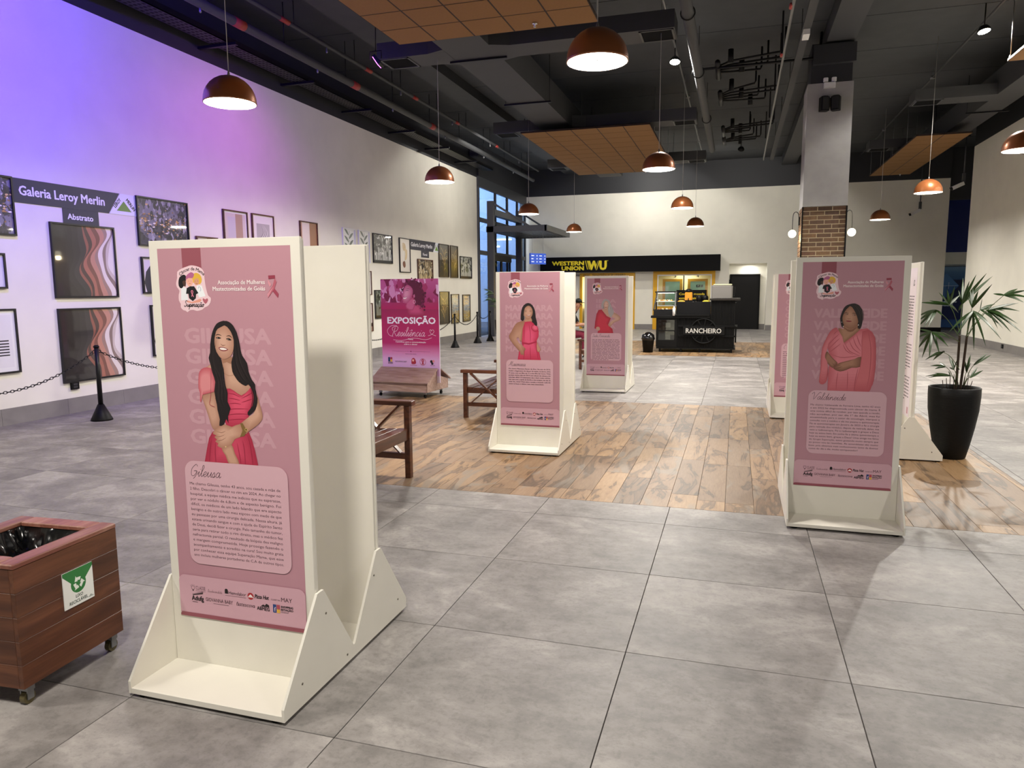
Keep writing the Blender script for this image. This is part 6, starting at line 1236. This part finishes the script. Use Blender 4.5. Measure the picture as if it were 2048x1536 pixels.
SK = mat('skin', '#b07d62', .55)
t = thing('person', 'seated person in black cap and black shirt leaning over the table', 'person', (-2.48, 13.6, 0))
V, E_, Rd = [], [], []
def jt(p, r, par=None):
    V.append(p); Rd.append((r, r) if not isinstance(r, tuple) else r)
    if par is not None: E_.append((par, len(V)-1))
    return len(V)-1
pel = jt((0, 0, .55), (.15, .12)); wa = jt((.03, 0, .72), (.13, .1), pel); chs = jt((.10, 0, .93), (.15, .115), wa); nk = jt((.19, 0, 1.06), .052, chs); hd0 = jt((.25, 0, 1.13), .06, nk); hd1 = jt((.29, 0, 1.2), (.085, .075), hd0); hd2 = jt((.28, 0, 1.29), (.08, .075), hd1)
for s in (-1, 1):
    sh_ = jt((.13, s*.17, .98), .055, chs); el = jt((.24, s*.24, .75), .042, sh_); wr = jt((.46, s*.13, .76), .027, el); pm = jt((.54, s*.11, .765), (.035, .02), wr)
    for f_, (dx, dy) in enumerate(((.075, -.035), (.088, -.012), (.082, .012), (.062, .033))):
        k1 = jt((.54+dx*.55, s*.11+dy, .768), .009, pm); jt((.54+dx, s*.11+dy*1.1, .75), .008, k1)
    th = jt((.56, s*.11-s*.045, .77), .01, pm); jt((.59, s*.11-s*.055, .76), .009, th)
    hp = jt((.05, s*.1, .53), .095, pel); kn = jt((.46, s*.13, .53), .068, hp); an_ = jt((.44, s*.13, .09), .042, kn); jt((.56, s*.13, .045), (.04, .035), an_)
body = skin('body', V, E_, Rd, SK, t)
def cloth(name, lo, hi, m, grow, keep):
    bm = bmesh.new(); bm.from_mesh(body.data); bmesh.ops.delete(bm, geom=[f for f in bm.faces if not keep(f.calc_center_median())], context='FACES')
    bm.normal_update()
    for v in bm.verts: v.co += v.normal*grow
    me = bpy.data.meshes.new(name); bm.to_mesh(me); bm.free(); me.materials.clear(); return link(name, me, m, t)
cloth('shirt', 0, 0, mat('black_cloth', '#101012', .8), .012, lambda c: .5 < c.z < 1.05 and c.x < .30 and not (abs(c.y) > .14 and c.z < .82) and not (c.x > .2 and c.z < .6))
cloth('trousers', 0, 0, mat('crimson_cloth', '#7a1c34', .8), .01, lambda c: c.z < .63 and c.z > .2 and not (abs(c.y) > .14 and c.z > .62) and not (c.x > .36 and c.z > .68))
cap = MB().ball((.285, 0, 1.285), .098, 16, (1.05, .9, .85)); cap.v = [(x, y, max(z, 1.27)) for x, y, z in cap.v]; cp_ = obj('cap', cap, BLACK, t)
obj('peak', MB().bevbox(.36, .47, -.07, .07, 1.255, 1.268, .003), BLACK, cp_)
obj('nose', MB().ball((.372, 0, 1.195), .018, 8, (1, .8, 1.1)), SK, t)
for s in (-1, 1): obj('ear', MB().ball((.27, s*.082, 1.2), .025, 8, (.7, .4, 1.2)), SK, t); obj('eye', MB().ball((.36, s*.032, 1.222), .01, 8), BLACK, t)
obj('mouth', MB().bevbox(.355, .365, -.022, .022, 1.155, 1.162, .002), mat('lip', '#7a4038', .5), t)
bpy.data.objects.remove(_fo, do_unlink=True)
